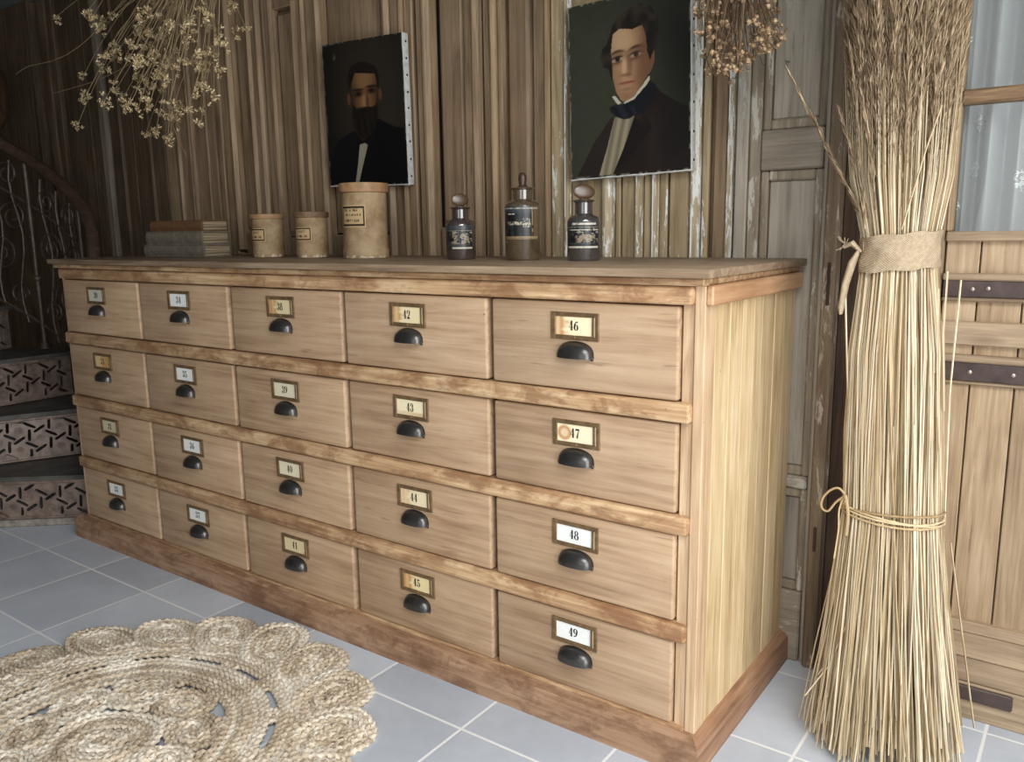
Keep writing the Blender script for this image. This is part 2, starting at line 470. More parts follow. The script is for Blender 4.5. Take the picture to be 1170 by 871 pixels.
# ------------------------------------------------------------------ camera (solved from the drawer grid)
f_px = 942.34; yaw = -.6248; pitch = .1797; roll = -.0142
CAMP = Vector((.6102, -1.3927, 1.0530))
Fw = Vector((math.sin(yaw) * math.cos(pitch), math.cos(yaw) * math.cos(pitch), -math.sin(pitch)))
Rt = Vector((math.cos(yaw), -math.sin(yaw), 0)); Up = Rt.cross(Fw)
R2 = Rt * math.cos(roll) + Up * math.sin(roll); U2 = -Rt * math.sin(roll) + Up * math.cos(roll)
cam = bpy.data.cameras.new('camera'); co = bpy.data.objects.new('camera', cam); COL.objects.link(co)
cam.sensor_fit = 'HORIZONTAL'; cam.sensor_width = 36; cam.lens = 36 * f_px / 1170; cam.clip_start = .02
mt = Matrix((R2, U2, -Fw)).transposed().to_4x4(); mt.translation = CAMP
co.matrix_world = mt
SC.camera = co
def at(px, py, ax, val):
    d = Fw + R2 * ((px - 585) / f_px) - U2 * ((py - 435.5) / f_px)
    t = (val - CAMP[ax]) / d[ax]
    return CAMP + d * t

# ------------------------------------------------------------------ room shell
YW = .545
X0, X1, Y0, ZC = -4.4, 1.95, -4.0, 2.095
b = MB(); b.box(X0, X1, Y0, .9, -.08, 0); struct(b.build('floor', M['tile']))
b = MB()   # ceiling with an opening added at the front to light the floor
b.box(X0 - .1, .45, Y0 - .1, .72, ZC, ZC + .1); b.box(1.8, X1 + .1, Y0 - .1, .72, ZC, ZC + .1); b.box(.45, 1.8, -.65, .72, ZC, ZC + .1); b.box(.45, 1.8, Y0 - .1, -2.45, ZC, ZC + .1)
struct(b.build('ceiling', M['ceil']))
b = MB(); b.box(X0 - .1, X0, Y0, .72, 0, ZC); struct(b.build('wall_left', M['walldark']))
b = MB()   # right wall with a wide glazed doorway opening (daylight)
b.box(X1, X1 + .12, Y0, -2.6, 0, ZC); b.box(X1, X1 + .12, -.45, .72, 0, ZC); b.box(X1, X1 + .12, -2.6, -.45, 2.02, ZC)
struct(b.build('wall_right', M['plaster']))
b = MB()   # front wall, behind the camera, with an opening added for the fill light
b.box(X0, -.3, Y0 - .12, Y0, 0, ZC); b.box(1.8, X1, Y0 - .12, Y0, 0, ZC); b.box(-.3, 1.8, Y0 - .12, Y0, 0, .7); b.box(-.3, 1.8, Y0 - .12, Y0, 1.95, ZC)
struct(b.build('wall_front', M['plaster']))

# back wall : re-used old door leaves standing side by side
WM = [M['wall'], M['mould'], M['walldark'], M['wallblue'], M['wallpaint'], M['wallwhite'], M['gap']]
b = MB()
def strip(x0, x1, d=0., m=0, z0=0., z1=ZC, bev=.004):
    b.box(x0, x1, YW + d, YW + .045, z0, z1, bev, m)
def mould(x0, x1, m=1, out=.009, z0=0., z1=ZC):
    """ogee moulding strip: rounded profile standing proud of the stile"""
    n = 7; w = x1 - x0; pr = [(x0, YW + .03)]
    for i in range(n):
        t = i / (n - 1)
        y = YW - out * (math.sin(PI * min(1, t * 1.25)) ** .7 if t < .8 else .0) + (.004 if t > .55 else 0)
        pr.append((x0 + w * t, y))
    pr.append((x1, YW + .03))
    k = len(pr)
    vs = [(x, y, z0) for x, y in pr] + [(x, y, z1) for x, y in pr]
    fs = [(i, (i + 1) % k, (i + 1) % k + k, i + k) for i in range(k)] + [tuple(range(k)), tuple(range(k, 2 * k))]
    b.add(vs, fs, m)
def panel(x0, x1, z0, z1, m=0, d=.016, fl=.018):
    """raised panel with a bevelled field"""
    y0 = YW + d + .013; y1 = YW + d - .004
    vs = [(x0, y0, z0), (x1, y0, z0), (x1, y0, z1), (x0, y0, z1), (x0 + fl, y1, z0 + fl), (x1 - fl, y1, z0 + fl), (x1 - fl, y1, z1 - fl), (x0 + fl, y1, z1 - fl)]
    fs = [(4, 5, 6, 7), (0, 1, 5, 4), (1, 2, 6, 5), (2, 3, 7, 6), (3, 0, 4, 7)]
    vs2 = [(x0, YW + .045, z0), (x1, YW + .045, z0), (x1, YW + .045, z1), (x0, YW + .045, z1)]
    b.add(vs + vs2, fs + [(0, 8, 9, 1), (1, 9, 10, 2), (2, 10, 11, 3), (3, 11, 8, 0), (8, 11, 10, 9)], m)
b.box(X0, .34, YW + .045, YW + .1, 0, ZC, 0, 6)
for a in [(-4.4, -3.91, .0, 2), (-3.90, -3.45, -.012, 2), (-3.448, -3.41, -.014, 2), (-3.325, -3.275, -.01, 2), (-3.245, -3.21, -.010, 2), (-3.19, -3.065, .0, 2), (-3.06, -2.985, -.004, 2), (-2.982, -2.908, -.006, 2), (-2.906, -2.866, -.009, 3)]: strip(*a)
b.box(-3.40, -3.19, YW + .02, YW + .05, 0, ZC, 0, 2)
# leaf A
for a in [(-2.845, -2.772, 0, 2), (-2.757, -2.680, .004, 2), (-2.676, -2.562, .003, 2), (-2.549, -2.463, .004, 2), (-2.459, -2.372, .004, 0), (-2.352, -2.292, .005, 0), (-2.262, -2.182, .005, 0), (-2.168, -2.12, -.002, 0), (-2.117, -2.080, -.005, 0)]: strip(*a)  # left boards of the leaf coloured darker for the fading light
for a in [(-2.772, -2.757), (-2.562, -2.549), (-2.372, -2.353), (-2.292, -2.277), (-2.276, -2.263), (-2.182, -2.169)]: mould(*a, m=0 if a[0] > -2.5 else 2, out=.006)
# leaf B
strip(-2.074, -2.035, 0, 0); mould(-2.035, -2.000, z0=1.0); panel(-1.997, -1.905, 1.067, ZC); mould(-1.905, -1.888); strip(-1.886, -1.856, 0, 0); mould(-1.856, -1.840)
strip(-2.0, -1.905, .010, 0, 0, 1.062)
# leaf C
strip(-1.826, -1.806, .002, 0); strip(-1.804, -1.782, -.002, 0); mould(-1.782, -1.768, 0, .008); panel(-1.768, -1.664, 1.047, 1.796); mould(-1.664, -1.650); strip(-1.649, -1.622, .001, 0)
strip(-1.768, -1.664, .006, 0, 0, 1.043); strip(-1.768, -1.664, .004, 0, 1.80, ZC)
# leaf D
mould(-1.620, -1.607, 1, .008); strip(-1.606, -1.556, .0, 0); mould(-1.556, -1.530); panel(-1.527, -1.26, 1.055, ZC, fl=.03); mould(-1.258, -1.225); strip(-1.224, -1.185, 0, 0); mould(-1.184, -1.172); strip(-1.171, -1.137, .002, 0)
strip(-1.527, -1.26, .008, 0, 0, 1.05)
# leaf E
strip(-1.122, -1.100, 0, 0); mould(-1.100, -1.064); panel(-1.052, -.944, 1.072, ZC); strip(-.942, -.912, 0, 0); mould(-.912, -.888); strip(-.887, -.882, .006, 0)
strip(-1.052, -.944, .010, 0, 0, 1.068)
# leaf F
strip(-.872, -.847, 0, 0); mould(-.847, -.828); strip(-.827, -.812, .006, 0); panel(-.806, -.716, 1.072, ZC); strip(-.703, -.662, 0, 0); mould(-.662, -.651, 1, .010)
strip(-.806, -.716, .010, 0, 0, 1.068)
# leaf G : beaded boards with flaking white paint
for a in [(-.647, -.602, 0, 4), (-.583, -.492, .003, 4), (-.452, -.436, .006, 4), (-.430, -.390, .0, 4), (-.368, -.343, .002, 4), (-.325, -.303, .002, 4), (-.297, -.243, .0, 4), (-.215, -.197, .004, 4), (-.193, -.186, .01, 0), (-.182, -.149, -.004, 0)]: strip(*a)
for a in [(-.602, -.585), (-.490, -.455), (-.390, -.371), (-.343, -.326), (-.242, -.218), (-.149, -.134)]: mould(*a, m=5, out=.012)
struct(b.build('wall_back', WM))

# grey panelled door, standing behind the chest end
d1 = MB()
YD = .53
for x0, x1, y, m in [(-.124, -.095, YD, 0), (-.093, -.066, YD + .004, 2), (.078, .090, YD + .002, 0)]: d1.box(x0, x1, y, YW + .04, 0, ZC, .003, m)
for z0, z1, m in [(0, .18, 1), (.44, .47, 1), (1.182, 1.27, 1)]: d1.box(-.064, .076, YD - .002, YW + .04, z0, z1, .004, m)
for z0, z1 in [(.18, .44), (.47, 1.182), (1.27, ZC)]:
    d1.box(-.064, -.046, YD + .006, YW + .04, z0, z1, .004, 2); d1.box(.060, .076, YD + .006, YW + .04, z0, z1, .004, 2)
    d1.box(-.046, .060, YD + .006, YW + .04, z0, z0 + .024, .004, 2); d1.box(-.046, .060, YD + .006, YW + .04, z1 - .024, z1, .004, 2)
    d1.box(-.044, .058, YD + .013, YW + .04, z0 + .024, z1 - .024, .003, 0)
door1 = struct(d1.build('door_1', [M['greyz'], M['greyx'], M['greyp']]))
n = MB(); q = at(899, 71, 1, YD + .013); n.tube([q + Vector((0, .012, .002)), q + Vector((0, -.006, 0)), q + Vector((.010, -.012, -.003))], .0016, 6); n.build('nail', M['screw'], door1)
b = MB(); b.box(.091, .120, .512, YW + .06, 0, ZC, .004)
post = struct(b.build('trim_1', M['post']))
b = MB(); b.box(.1035, .1105, .509, .5125, .88, .975, .001); b.build('keyhole_plate', M['dark'], post)
b = MB(); b.box(.1035, .1105, .509, .5125, .30, .36, .001); b.build('keyhole_plate', M['dark'], post)
b = MB()
b.box(.120, .215, .55, .64, 0, ZC, .003); b.box(.217, .318, .548, .64, 0, ZC, .003)
struct(b.build('trim_2', M['dark']))

# stable door with a curtained window
YR = .50
d2 = MB()
XR = 1.5
d2.box(.312, .334, YR - .004, YR + .06, 0, ZC, .003, 0)               # hanging stile / frame edge
edges = [.336, .399, .478, .585, .70, .82, .95, 1.10, 1.25, XR]
for i in range(len(edges) - 1):
    d2.box(edges[i] + .0012, edges[i + 1] - .0012, YR + .006 + .002 * (i % 2), YR + .04, .10, 1.022, .002, 0)
d2.box(.336, XR, YR + .036, YR + .06, .0, 1.03, 0, 1)
def rl(z0, z1, y, m=1, bev=.003, x0=.336): d2.box(x0, XR, y, YR + .036, z0, z1, bev, m)
rl(1.020, 1.040, YR - .008); rl(.943, .957, YR - .012); rl(.900, .909, YR - .006)
rl(.812, .860, YR - .010); rl(.777, .792, YR - .010); rl(.730, .739, YR - .004)
rl(.197, .222, YR - .008); rl(.140, .196, YR - .006); rl(.084, .139, YR - .004); rl(.0, .083, YR - .006)
d2.box(.334, .346, YR - .004, YR + .04, 1.040, ZC, .003, 0)
door2 = struct(d2.build('door_2', [M['doorz'], M['doorx']]))
for z0, z1 in [(.9095, .9425), (.7395, .7765)]:
    b = MB(); b.box(.338, XR, YR - .009, YR - .001, z0, z1, .0015)
    s = b.build('iron_strap', M['iron'], door2)
    for px in ((1111, 1129) if z0 > .8 else (1108, 1158)):
        q = at(px, 330 if z0 > .8 else 424, 1, YR - .009)
        b = MB(); b.ball((q.x, YR - .010, (z0 + z1) / 2 + (.002 if px == 1129 else 0)), .0045, 0, 8, 5, (1, .4, 1)); b.build('screw', M['screw'], s)
b = MB(); b.box(.345, .531, YR - .014, YR - .004, .046, .079, .003); b.build('iron_bracket', M['iron'], door2)
# window sash + panes
w = MB(); w.box(.345, XR, YR - .006, YR + .03, 1.285, 1.313, .004, 0)
win = struct(w.build('window_1', M['sash']))
for i, (z0, z1) in enumerate([(1.040, 1.287), (1.311, ZC)]):
    b = MB(); b.box(.345, XR, YR + .014, YR + .017, z0, z1); b.build('pane', M['pane'], win)
# lace curtain hanging in folds behind the panes
b = MB(); nx, nz = 420, 24
vs = []
for j in range(nz + 1):
    z = 1.0 + (ZC - .02 - 1.0) * j / nz
    for i in range(nx + 1):
        x = .30 + 1.2 * i / nx
        ph = x * 108 + 1.3 * math.sin(x * 17) + .25 * math.sin(z * 5 + x * 9)
        vs.append((x, .592 + .034 * math.sin(ph) + .006 * math.sin(ph * 2.1 + 1), z))
b.add(vs, [(j * (nx + 1) + i, j * (nx + 1) + i + 1, (j + 1) * (nx + 1) + i + 1, (j + 1) * (nx + 1) + i) for j in range(nz) for i in range(nx)])
tag(b.build('lace_curtain', M['lace'], org=(.9, .575, 2.12)), 'white lace curtain hanging in folds behind the door window', 'curtain')

# ------------------------------------------------------------------ the chest of drawers
CH = thing('drawer_chest', 'long pine chest of twenty numbered drawers with dark cup handles', 'chest of drawers', (-1.12, .25, 0))
XL, XRR = -2.273, .0285
ZT, ZB = .9162, .7371; PIT = (.9162 - .26) / 3
b = MB(); b.box(XL + .004, .020, .030, .524, .03, .955); b.build('carcass', M['gap'], CH)
b = MB()
b.box(-2.283, .0535, -.036, .530, .9675, .9835, .003, 0, 2)
b.build('top_board', M['top'], CH)
b = MB(); b.box(-2.278, .038, -.020, .528, .953, .9672, .003); b.build('top_moulding', M['band'] if False else M['rail'], CH)
b = MB()
prof = [(-.027, 0), (-.027, .058), (-.021, .068), (-.006, .0745), (.02, .0745), (.02, 0)]
k = len(prof)
b.add([(-2.310, y, z) for y, z in prof] + [(.0525 - (y + .027), y, z) for y, z in prof], [(i, (i + 1) % k, (i + 1) % k + k, i + k) for i in range(k)] + [tuple(range(k)), tuple(range(k, 2 * k))])
b.build('plinth', M['plinth'], CH)
b = MB()
prof = [(.0525, 0), (.0525, .058), (.0465, .068), (.034, .0745), (.005, .0745), (.005, 0)]
k = len(prof)
b.add([(x, -.027 + (.0525 - x) + .0002, z) for x, z in prof] + [(x, .530, z) for x, z in prof], [(i, (i + 1) % k, (i + 1) % k + k, i + k) for i in range(k)] + [tuple(range(k)), tuple(range(k, 2 * k))])
b.build('side_plinth', M['plinthy'], CH)
# side: vertical pine boards
b = MB(); ys = [.012, .055, .128, .196, .262, .312, .388, .455, .527]
for i in range(len(ys) - 1): b.box(.0, .0315 - (.0006 if i % 2 else 0), ys[i] + .0006, ys[i + 1] - .0006, .06, .955, .0012)
b.build('side_panel', M['side'], CH)
b = MB(); b.box(.0315, .0455, .004, .530, .9165, .9530, .003); b.build('side_band', M['band'], CH)
b = MB(); b.box(.0105, .0322, .004, .05, .070, .953, .002); b.build('corner_stile', M['railz'], CH)
b = MB(); b.box(-.0135, .0103, .008, .05, .070, .953, .002); b.build('front_stile', M['railz'], CH)
b = MB(); b.box(XL, -2.2635, .004, .05, .070, .953, .002); b.build('front_stile', M['railz'], CH)
b = MB(); b.box(XL - .0005, XL + .02, .012, .526, .06, .953); b.build('end_panel', M['plinthy'], CH)
for i, (z0, z1) in enumerate([(.9172, .9515)] + [(ZB - PIT * k - .0385, ZB - PIT * k - .0015) for k in range(3)]):
    b = MB()
    # rounded nose rail, rounded at the right end
    b.box(-2.272, .0108, -.009, .05, z0, z1, .0065, 0, 3)
    b.build('rail', M['rail'], CH)
b = MB(); b.box(-2.272, .0108, -.004, .05, .0735, .0815, .003, 0, 2); b.build('rail', M['rail'], CH)

# --- numerals : bold old-style stencil figures drawn as ribbons (x 0..0.62, y 0..1)
def ribbon(pts, ws):
    L = []; R = []
    for i, p in enumerate(pts):
        a = pts[max(0, i - 1)]; c = pts[min(len(pts) - 1, i + 1)]
        t = Vector((c[0] - a[0], c[1] - a[1])).normalized(); nn = Vector((-t.y, t.x))
        L.append((p[0] + nn.x * ws[i] / 2, p[1] + nn.y * ws[i] / 2)); R.append((p[0] - nn.x * ws[i] / 2, p[1] - nn.y * ws[i] / 2))
    return [(L[i], L[i + 1], R[i + 1], R[i]) for i in range(len(pts) - 1)]
def arc(cx, cy, rx, ry, a0, a1, n=14, thick=.2, thin=.05):
    pts = []; ws = []
    for i in range(n + 1):
        a = math.radians(a0 + (a1 - a0) * i / n)
        pts.append((cx + rx * math.cos(a), cy + ry * math.sin(a))); ws.append(thin + (thick - thin) * abs(math.cos(a)) ** 1.5)
    return ribbon(pts, ws)
def bar(x0, y0, x1, y1, w): return ribbon([(x0, y0), (x1, y1)], [w, w])
def blob(x, y, r): return [tuple((x + r * math.cos(2 * PI * i / 10), y + r * math.sin(2 * PI * i / 10)) for i in range(10))]
DIG = {
    '0': arc(.31, .5, .22, .46, 90, 270) + arc(.31, .5, .22, .46, -90, 90),
    '1': bar(.33, 0, .33, 1, .22) + bar(.12, .03, .54, .03, .06) + bar(.14, .80, .30, .97, .07),
    '2': arc(.29, .72, .22, .25, 160, -20) + blob(.14, .70, .10) + ribbon([(.49, .62), (.36, .38), (.12, .10)], [.17, .14, .07]) + bar(.08, .10, .54, .10, .19),
    '3': arc(.28, .76, .19, .21, 150, -90) + arc(.28, .28, .22, .26, 90, -150) + blob(.13, .74, .09) + blob(.12, .24, .11),
    '4': bar(.40, 0, .40, 1, .21) + bar(.34, .90, .08, .34, .045) + bar(.05, .31, .58, .31, .05) + bar(.24, .03, .56, .03, .06),
    '5': bar(.14, .90, .50, .90, .17) + bar(.14, .96, .12, .50, .06) + arc(.28, .31, .23, .28, 130, -150) + blob(.13, .22, .11),
    '6': arc(.32, .29, .20, .27, 90, 270) + arc(.32, .29, .20, .27, -90, 90) + ribbon([(.46, .92), (.26, .80), (.15, .55), (.13, .30)], [.06, .12, .19, .2]) + blob(.47, .86, .08),
    '7': bar(.08, .90, .56, .90, .18) + ribbon([(.54, .88), (.38, .52), (.28, .0)], [.06, .13, .22]) + bar(.09, .95, .09, .72, .05),
    '8': arc(.31, .75, .17, .22, 90, 270, thick=.17) + arc(.31, .75, .17, .22, -90, 90, thick=.17) + arc(.31, .27, .22, .26, 90, 270) + arc(.31, .27, .22, .26, -90, 90),
    '9': arc(.30, .71, .20, .27, 90, 270) + arc(.30, .71, .20, .27, -90, 90) + ribbon([(.50, .70), (.48, .42), (.36, .18), (.16, .08)], [.2, .19, .12, .06]) + blob(.16, .14, .08),
}
def number_mb(txt, cx, y, cz, h, wd):
    mb = MB(); x = cx - wd
    for ch in txt:
        for poly in DIG[ch]:
            mb.add([(x + p[0] / .62 * wd * .95, y, cz - h / 2 + p[1] * h) for p in poly], [tuple(range(len(poly)))])
        x += wd
    return mb

STAIN = {38: ('left', .8), 42: ('left', .75), 46: ('left', .8), 47: ('ring', .8), 43: ('low', .55), 44: ('left', .4), 45: ('left', .8), 31: ('none', 0), 32: ('low', .3), 41: ('corner', .5), 40: ('none', .15)}
RUSTY = {31: 0}
AGED = {30: (206, 200, 180), 31: (212, 186, 136), 32: (206, 196, 160), 38: (222, 204, 160), 39: (226, 216, 186), 40: (232, 222, 190), 41: (226, 208, 164), 42: (236, 218, 174), 43: (242, 228, 190), 44: (238, 222, 182), 45: (236, 216, 166), 46: (246, 230, 190), 47: (244, 230, 194)}
def paper_col(num, u, v, rr):
    base = Vector(lin(AGED.get(num, (240, 240, 234))))
    kind, amt = STAIN.get(num, ('none', 0))
    st = Vector(lin((186, 122, 56)))
    wob = .06 * math.sin(v * 9 + num) + .04 * math.sin(v * 23 + num * 2)
    if num == 31: kind, amt = 'right', .8
    f = 0
    if kind == 'left': f = max(0, min(1, (.36 + wob - u) * 7)) * (.55 + .45 * math.sin(u * 16 + num) ** 2)
    elif kind == 'right': f = max(0, min(1, (u - .42 + wob) * 6)) * (.5 + .5 * math.sin(u * 14 + v * 5) ** 2)
    elif kind == 'ring':
        d = math.hypot((u - .2) * 2.1, v - .5); f = max(0, 1 - abs(d - .33) * 7) + .45 * max(0, min(1, (.4 - d) * 6))
    elif kind == 'low': f = max(0, min(1, (.30 + wob - v) * 5)) * (.4 + .6 * u)
    elif kind == 'corner': f = max(0, min(1, (.30 - math.hypot((1 - u) * 1.6, v)) * 6))
    f = min(1, f) * amt
    c = base * (1 - f) + st * f
    return tuple(c * (1 - .06 * rr))

def cup_mb(cx, y, zt, wd, ht, dp):
    """hooded bin pull: quarter-ellipsoid shell, open below, with a thin back flange"""
    mb = MB(); nu, nv = 16, 7; a = wd / 2
    zc = zt - ht
    def P(i, j, s):
        th = PI * i / nu; ph = PI / 2 * j / nv           # th runs end to end, ph from the wall (top) round to the front (bottom)
        sn = math.sin(th) ** .62
        return (cx + a * s * math.cos(th), y - dp * s * sn * math.sin(ph) ** .85, zc + ht * s * sn * math.cos(ph) ** .85)
    for s, flip in ((1, 0), (.93, 1)):
        vs = [P(i, j, s) for j in range(nv + 1) for i in range(nu + 1)]
        mb.add(vs, [(j * (nu + 1) + i, j * (nu + 1) + i + 1, (j + 1) * (nu + 1) + i + 1, (j + 1) * (nu + 1) + i) for j in range(nv) for i in range(nu)])
    # thin back flange that peeps out above the hood, and two small end lugs
    o = [(cx + a * 1.04 * math.cos(PI * i / 20), zc - .0005 + ht * 1.05 * (math.sin(PI * i / 20) ** .62)) for i in range(21)]
    mb.prism(o, y - .0014, y)
    mb.box(cx + a * .90, cx + a * 1.03, y - .004, y, zc - .005, zc + .003, .001)
    return mb

for c in range(5):
    for r in range(4):
        num = 30 + c * 4 + r
        x0 = -2.2615 if c == 0 else -.45 * (5 - c) + .0062
        x1 = -.0165 if c == 4 else -.45 * (4 - c) - .0088
        zt = ZT - PIT * r - .0015 - rnd.random() * .0012; zb = ZB - PIT * r + .0008
        yo = rnd.uniform(-.0015, .0015)
        b = MB(); b.box(x0, x1, yo, .029, zb, zt, .0055, 0, 3)
        dr = b.build('drawer', M['drawer'], CH)
        cx = -2.0508 if c == 0 else -.45 * (4 - c) - .2375 + (.0025 if c < 4 else 0)
        cx += rnd.uniform(-.003, .003)
        z1 = zt - .0195 + rnd.uniform(-.0015, .0015); z0 = z1 - .0545
        xa, xb = cx - .0555, cx + .0555
        tl = Matrix.Translation((cx, 0, z1)) @ Matrix.Rotation(rnd.uniform(-.012, .012), 4, 'Y') @ Matrix.Translation((-cx, 0, -z1))
        f = MB(); bw = .0088
        f.box(xa, xb, yo - .0032, yo, z1 - bw, z1, .001); f.box(xa, xb, yo - .0032, yo, z0, z0 + bw, .001)
        f.box(xa, xa + .011, yo - .0036, yo, z0, z1, .001); f.box(xb - .016, xb - .010, yo - .0036, yo, z0 + bw, z1 - bw, .001); f.box(xb - .0085, xb, yo - .0036, yo, z0, z1, .001)
        f.box(xb - .0099, xb - .0085, yo - .0030, yo, z0 + bw * .5, z1 - bw * .5, 0, 1)  # thin sliver coloured as the highlight along the flange edge
        f.ball((cx, yo - .0035, z0 + .0044), .0028, 0, 8, 5, (1, .5, 1))
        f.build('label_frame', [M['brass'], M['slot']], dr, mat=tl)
        pc = MB(); nu, nv = 44, 20; ua, ub, va, vb = xa + .0105, xb - .0155, z0 + bw - .0005, z1 - bw + .0005
        pc.c = []
        vs = []
        for j in range(nv + 1):
            for i in range(nu + 1):
                vs.append((ua + (ub - ua) * i / nu, yo - .0008, va + (vb - va) * j / nv)); pc.c.append(paper_col(num, i / nu, j / nv, rnd.random()))
        pc.add(vs, [(j * (nu + 1) + i, j * (nu + 1) + i + 1, (j + 1) * (nu + 1) + i + 1, (j + 1) * (nu + 1) + i) for j in range(nv) for i in range(nu)])
        pc.build('label_card', M['paper'], dr, mat=tl)
        number_mb(str(num), cx - .0028, yo - .0012, (z0 + z1) / 2 + .001, .0195, .0118).build('number', M['ink'], dr, smooth=0, mat=tl)
        hx = cx + .0005 + rnd.uniform(-.002, .002)
        cup_mb(hx, yo, z0 - .0035, .080, .0315, .025).build('cup_handle', M['cup'], dr, smooth=50)

# ------------------------------------------------------------------ things on the chest
ZTOP = .9835
def book(name, label, x0, x1, y0, y1, z0, z1, cov, rot, cx, cy, spine=True):
    t = thing(name, label, 'book', (cx, cy, z0), 'old books stacked on the chest')
    R = Matrix.Translation((cx, cy, 0)) @ Matrix.Rotation(rot, 4, 'Z') @ Matrix.Translation((-cx, -cy, 0))
    b = MB(); th = .004
    b.box(x0, x1, y0, y1, z0, z0 + th, .001); b.box(x0, x1, y0, y1, z1 - th, z1, .001)
    # rounded spine along the front
    n = 8
    pr = [(y0 + .006, z0)] + [(y0 + .004 - .007 * math.sin(PI * i / n), z0 + (z1 - z0) * i / n) for i in range(n + 1)] + [(y0 + .006, z1)]
    k = len(pr)
    b.add([(x0, y, z) for y, z in pr] + [(x1, y, z) for y, z in pr], [(i, (i + 1) % k, (i + 1) % k + k, i + k) for i in range(k)] + [tuple(range(k)), tuple(range(k, 2 * k))])
    b.build('cover', cov, t, mat=R)
    b = MB(); b.box(x0 + .004, x1 - .004, y0 + .004, y1 - .004, z0 + th, z1 - th, .0015)
    b.build('page_block', M['pages'], t, mat=R)
    return t
book('old_book', 'grey cloth book at the bottom of the stack on the chest', -2.120, -1.792, .226, .335, ZTOP, 1.025, M['cover'], .03, -1.95, .28)
book('old_book', 'grey cloth book in the middle of the stack, torn at the corner', -2.110, -1.796, .228, .336, 1.025, 1.068, M['cover'], .02, -1.95, .28)
book('old_book', 'brown book lying on top of the book stack', -2.085, -1.800, .232, .337, 1.068, 1.1035, M['cover2'], .025, -1.95, .28)

def cyl_patch(cx, cy, r, a0, a1, z0, z1, nu, nv, fn):
    mb = MB(); mb.c = []; vs = []
    for j in range(nv + 1):
        for i in range(nu + 1):
            a = a0 + (a1 - a0) * i / nu
            vs.append((cx + r * math.cos(a), cy + r * math.sin(a), z0 + (z1 - z0) * j / nv)); mb.c.append(fn(i / nu, j / nv))
    mb.add(vs, [(j * (nu + 1) + i, j * (nu + 1) + i + 1, (j + 1) * (nu + 1) + i + 1, (j + 1) * (nu + 1) + i) for j in range(nv) for i in range(nu)])
    return mb
def hsh(a, b_=0): return (math.sin(a * 127.1 + b_ * 311.7) * 43758.5453) % 1
def jarlabel(lines):
    paper = Vector(lin((190, 162, 120))); ink = Vector(lin((38, 26, 20)))
    def fn(u, v):
        # rounded dark outline
        x = (u - .5) * 2; y = (v - .5) * 2
        dx = max(abs(x) - .80, 0); dy = max(abs(y) - .70, 0)
        d = math.hypot(dx, dy) if (dx and dy) else max(dx, dy)
        ed = max(abs(x), abs(y) * 1.0)
        f = 0
        if max(abs(x) - .93, abs(y) - .88) < 0 < max(abs(x) - .83, abs(y) - .70) and d < .24: f = .97
        for (yy, hh, x0, x1) in lines:
            if abs(y - yy) < hh and x0 < x < x1:
                k = hsh(int((x + 1) * 22), yy * 7); k2 = hsh(int((x + 1) * 22), yy * 3 + int((y - yy) / hh * 2.5))
                if k > .25 and k2 > .3: f = max(f, .85)
        return tuple(paper * (1 - f) + ink * f)
    return fn
def jar(label, cx, cy, h, rad, rim, rimm, lines, la, lw, lz0, lz1, foot=False):
    t = thing('apothecary_canister', label, 'canister', (cx, cy, ZTOP), 'cardboard apothecary canisters on the chest')
    b = MB(); z = 0
    pr = [(0, .001), (rad * .97, .001), (rad * 1.0, .004)]
    if foot: pr = [(0, 0.001), (rad * 1.01, .001), (rad * 1.035, .005), (rad * 1.03, .024), (rad * .99, .030), (rad * .985, .034)]
    pr += [(rad * .985, h * .5), (rad * .985, h - rim - .003), (rad * .95, h - rim)]
    b.lathe([(r_, z_) for r_, z_ in pr], (cx, cy, ZTOP), 40); b.build('body', M['pottery'], t)
    b = MB()
    b.lathe([(rad * .94, h - rim - .001), (rad * 1.07, h - rim), (rad * 1.09, h - rim * .5), (rad * 1.10, h - .004), (rad * 1.08, h), (rad * .9, h + .001), (0, h + .001)], (cx, cy, ZTOP), 40); b.build('lid', rimm, t)
    cyl_patch(cx, cy, rad * .985 + .0006, la - lw, la + lw, ZTOP + lz0, ZTOP + lz1, 90, 44, jarlabel(lines)).build('paper_label', M['paper'], t)
    # worn pale patches at the foot
    b = MB()
    for k in range(9):
        a = -1.75 + k * .2 + hsh(k, cx) * .2; rr = (rad * 1.035 if foot else rad) + .0005; z0 = .003; hh = .004 + .007 * hsh(k, 3)
        if hsh(k, cx * 3) > .35:
            aw = .05 + .09 * hsh(k, 7)
            pts = [(a - aw, z0), (a + aw, z0), (a + aw * .7, z0 + hh * .7), (a, z0 + hh), (a - aw * .6, z0 + hh * .5)]
            b.add([(cx + rr * math.cos(p), cy + rr * math.sin(p), ZTOP + q) for p, q in pts], [(0, 1, 2, 3, 4)])
    b.build('worn_edge', M['worn'], t)
    return t
LN = [(.35, .16, -.55, .45), (-.32, .18, -.6, .62)]
jar('small beige canister with a pale lid, nearest the books', -1.522, .28, .131, .0485, .013, M['jarrim'], LN, -1.50, .66, .049, .089)
jar('small beige canister with a dark lid, beside the tall canister', -1.320, .28, .133, .0475, .015, M['jarrimdark'], LN, -1.42, .68, .050, .090)
jar('tall beige canister standing below the portrait of the bearded man', -1.096, .28, .2055, .0625, .024, M['jarrim'], [(.55, .1, -.7, .5), (.1, .1, -.7, .7), (-.4, .1, -.7, .6)], -1.40, .66, .086, .146, True)

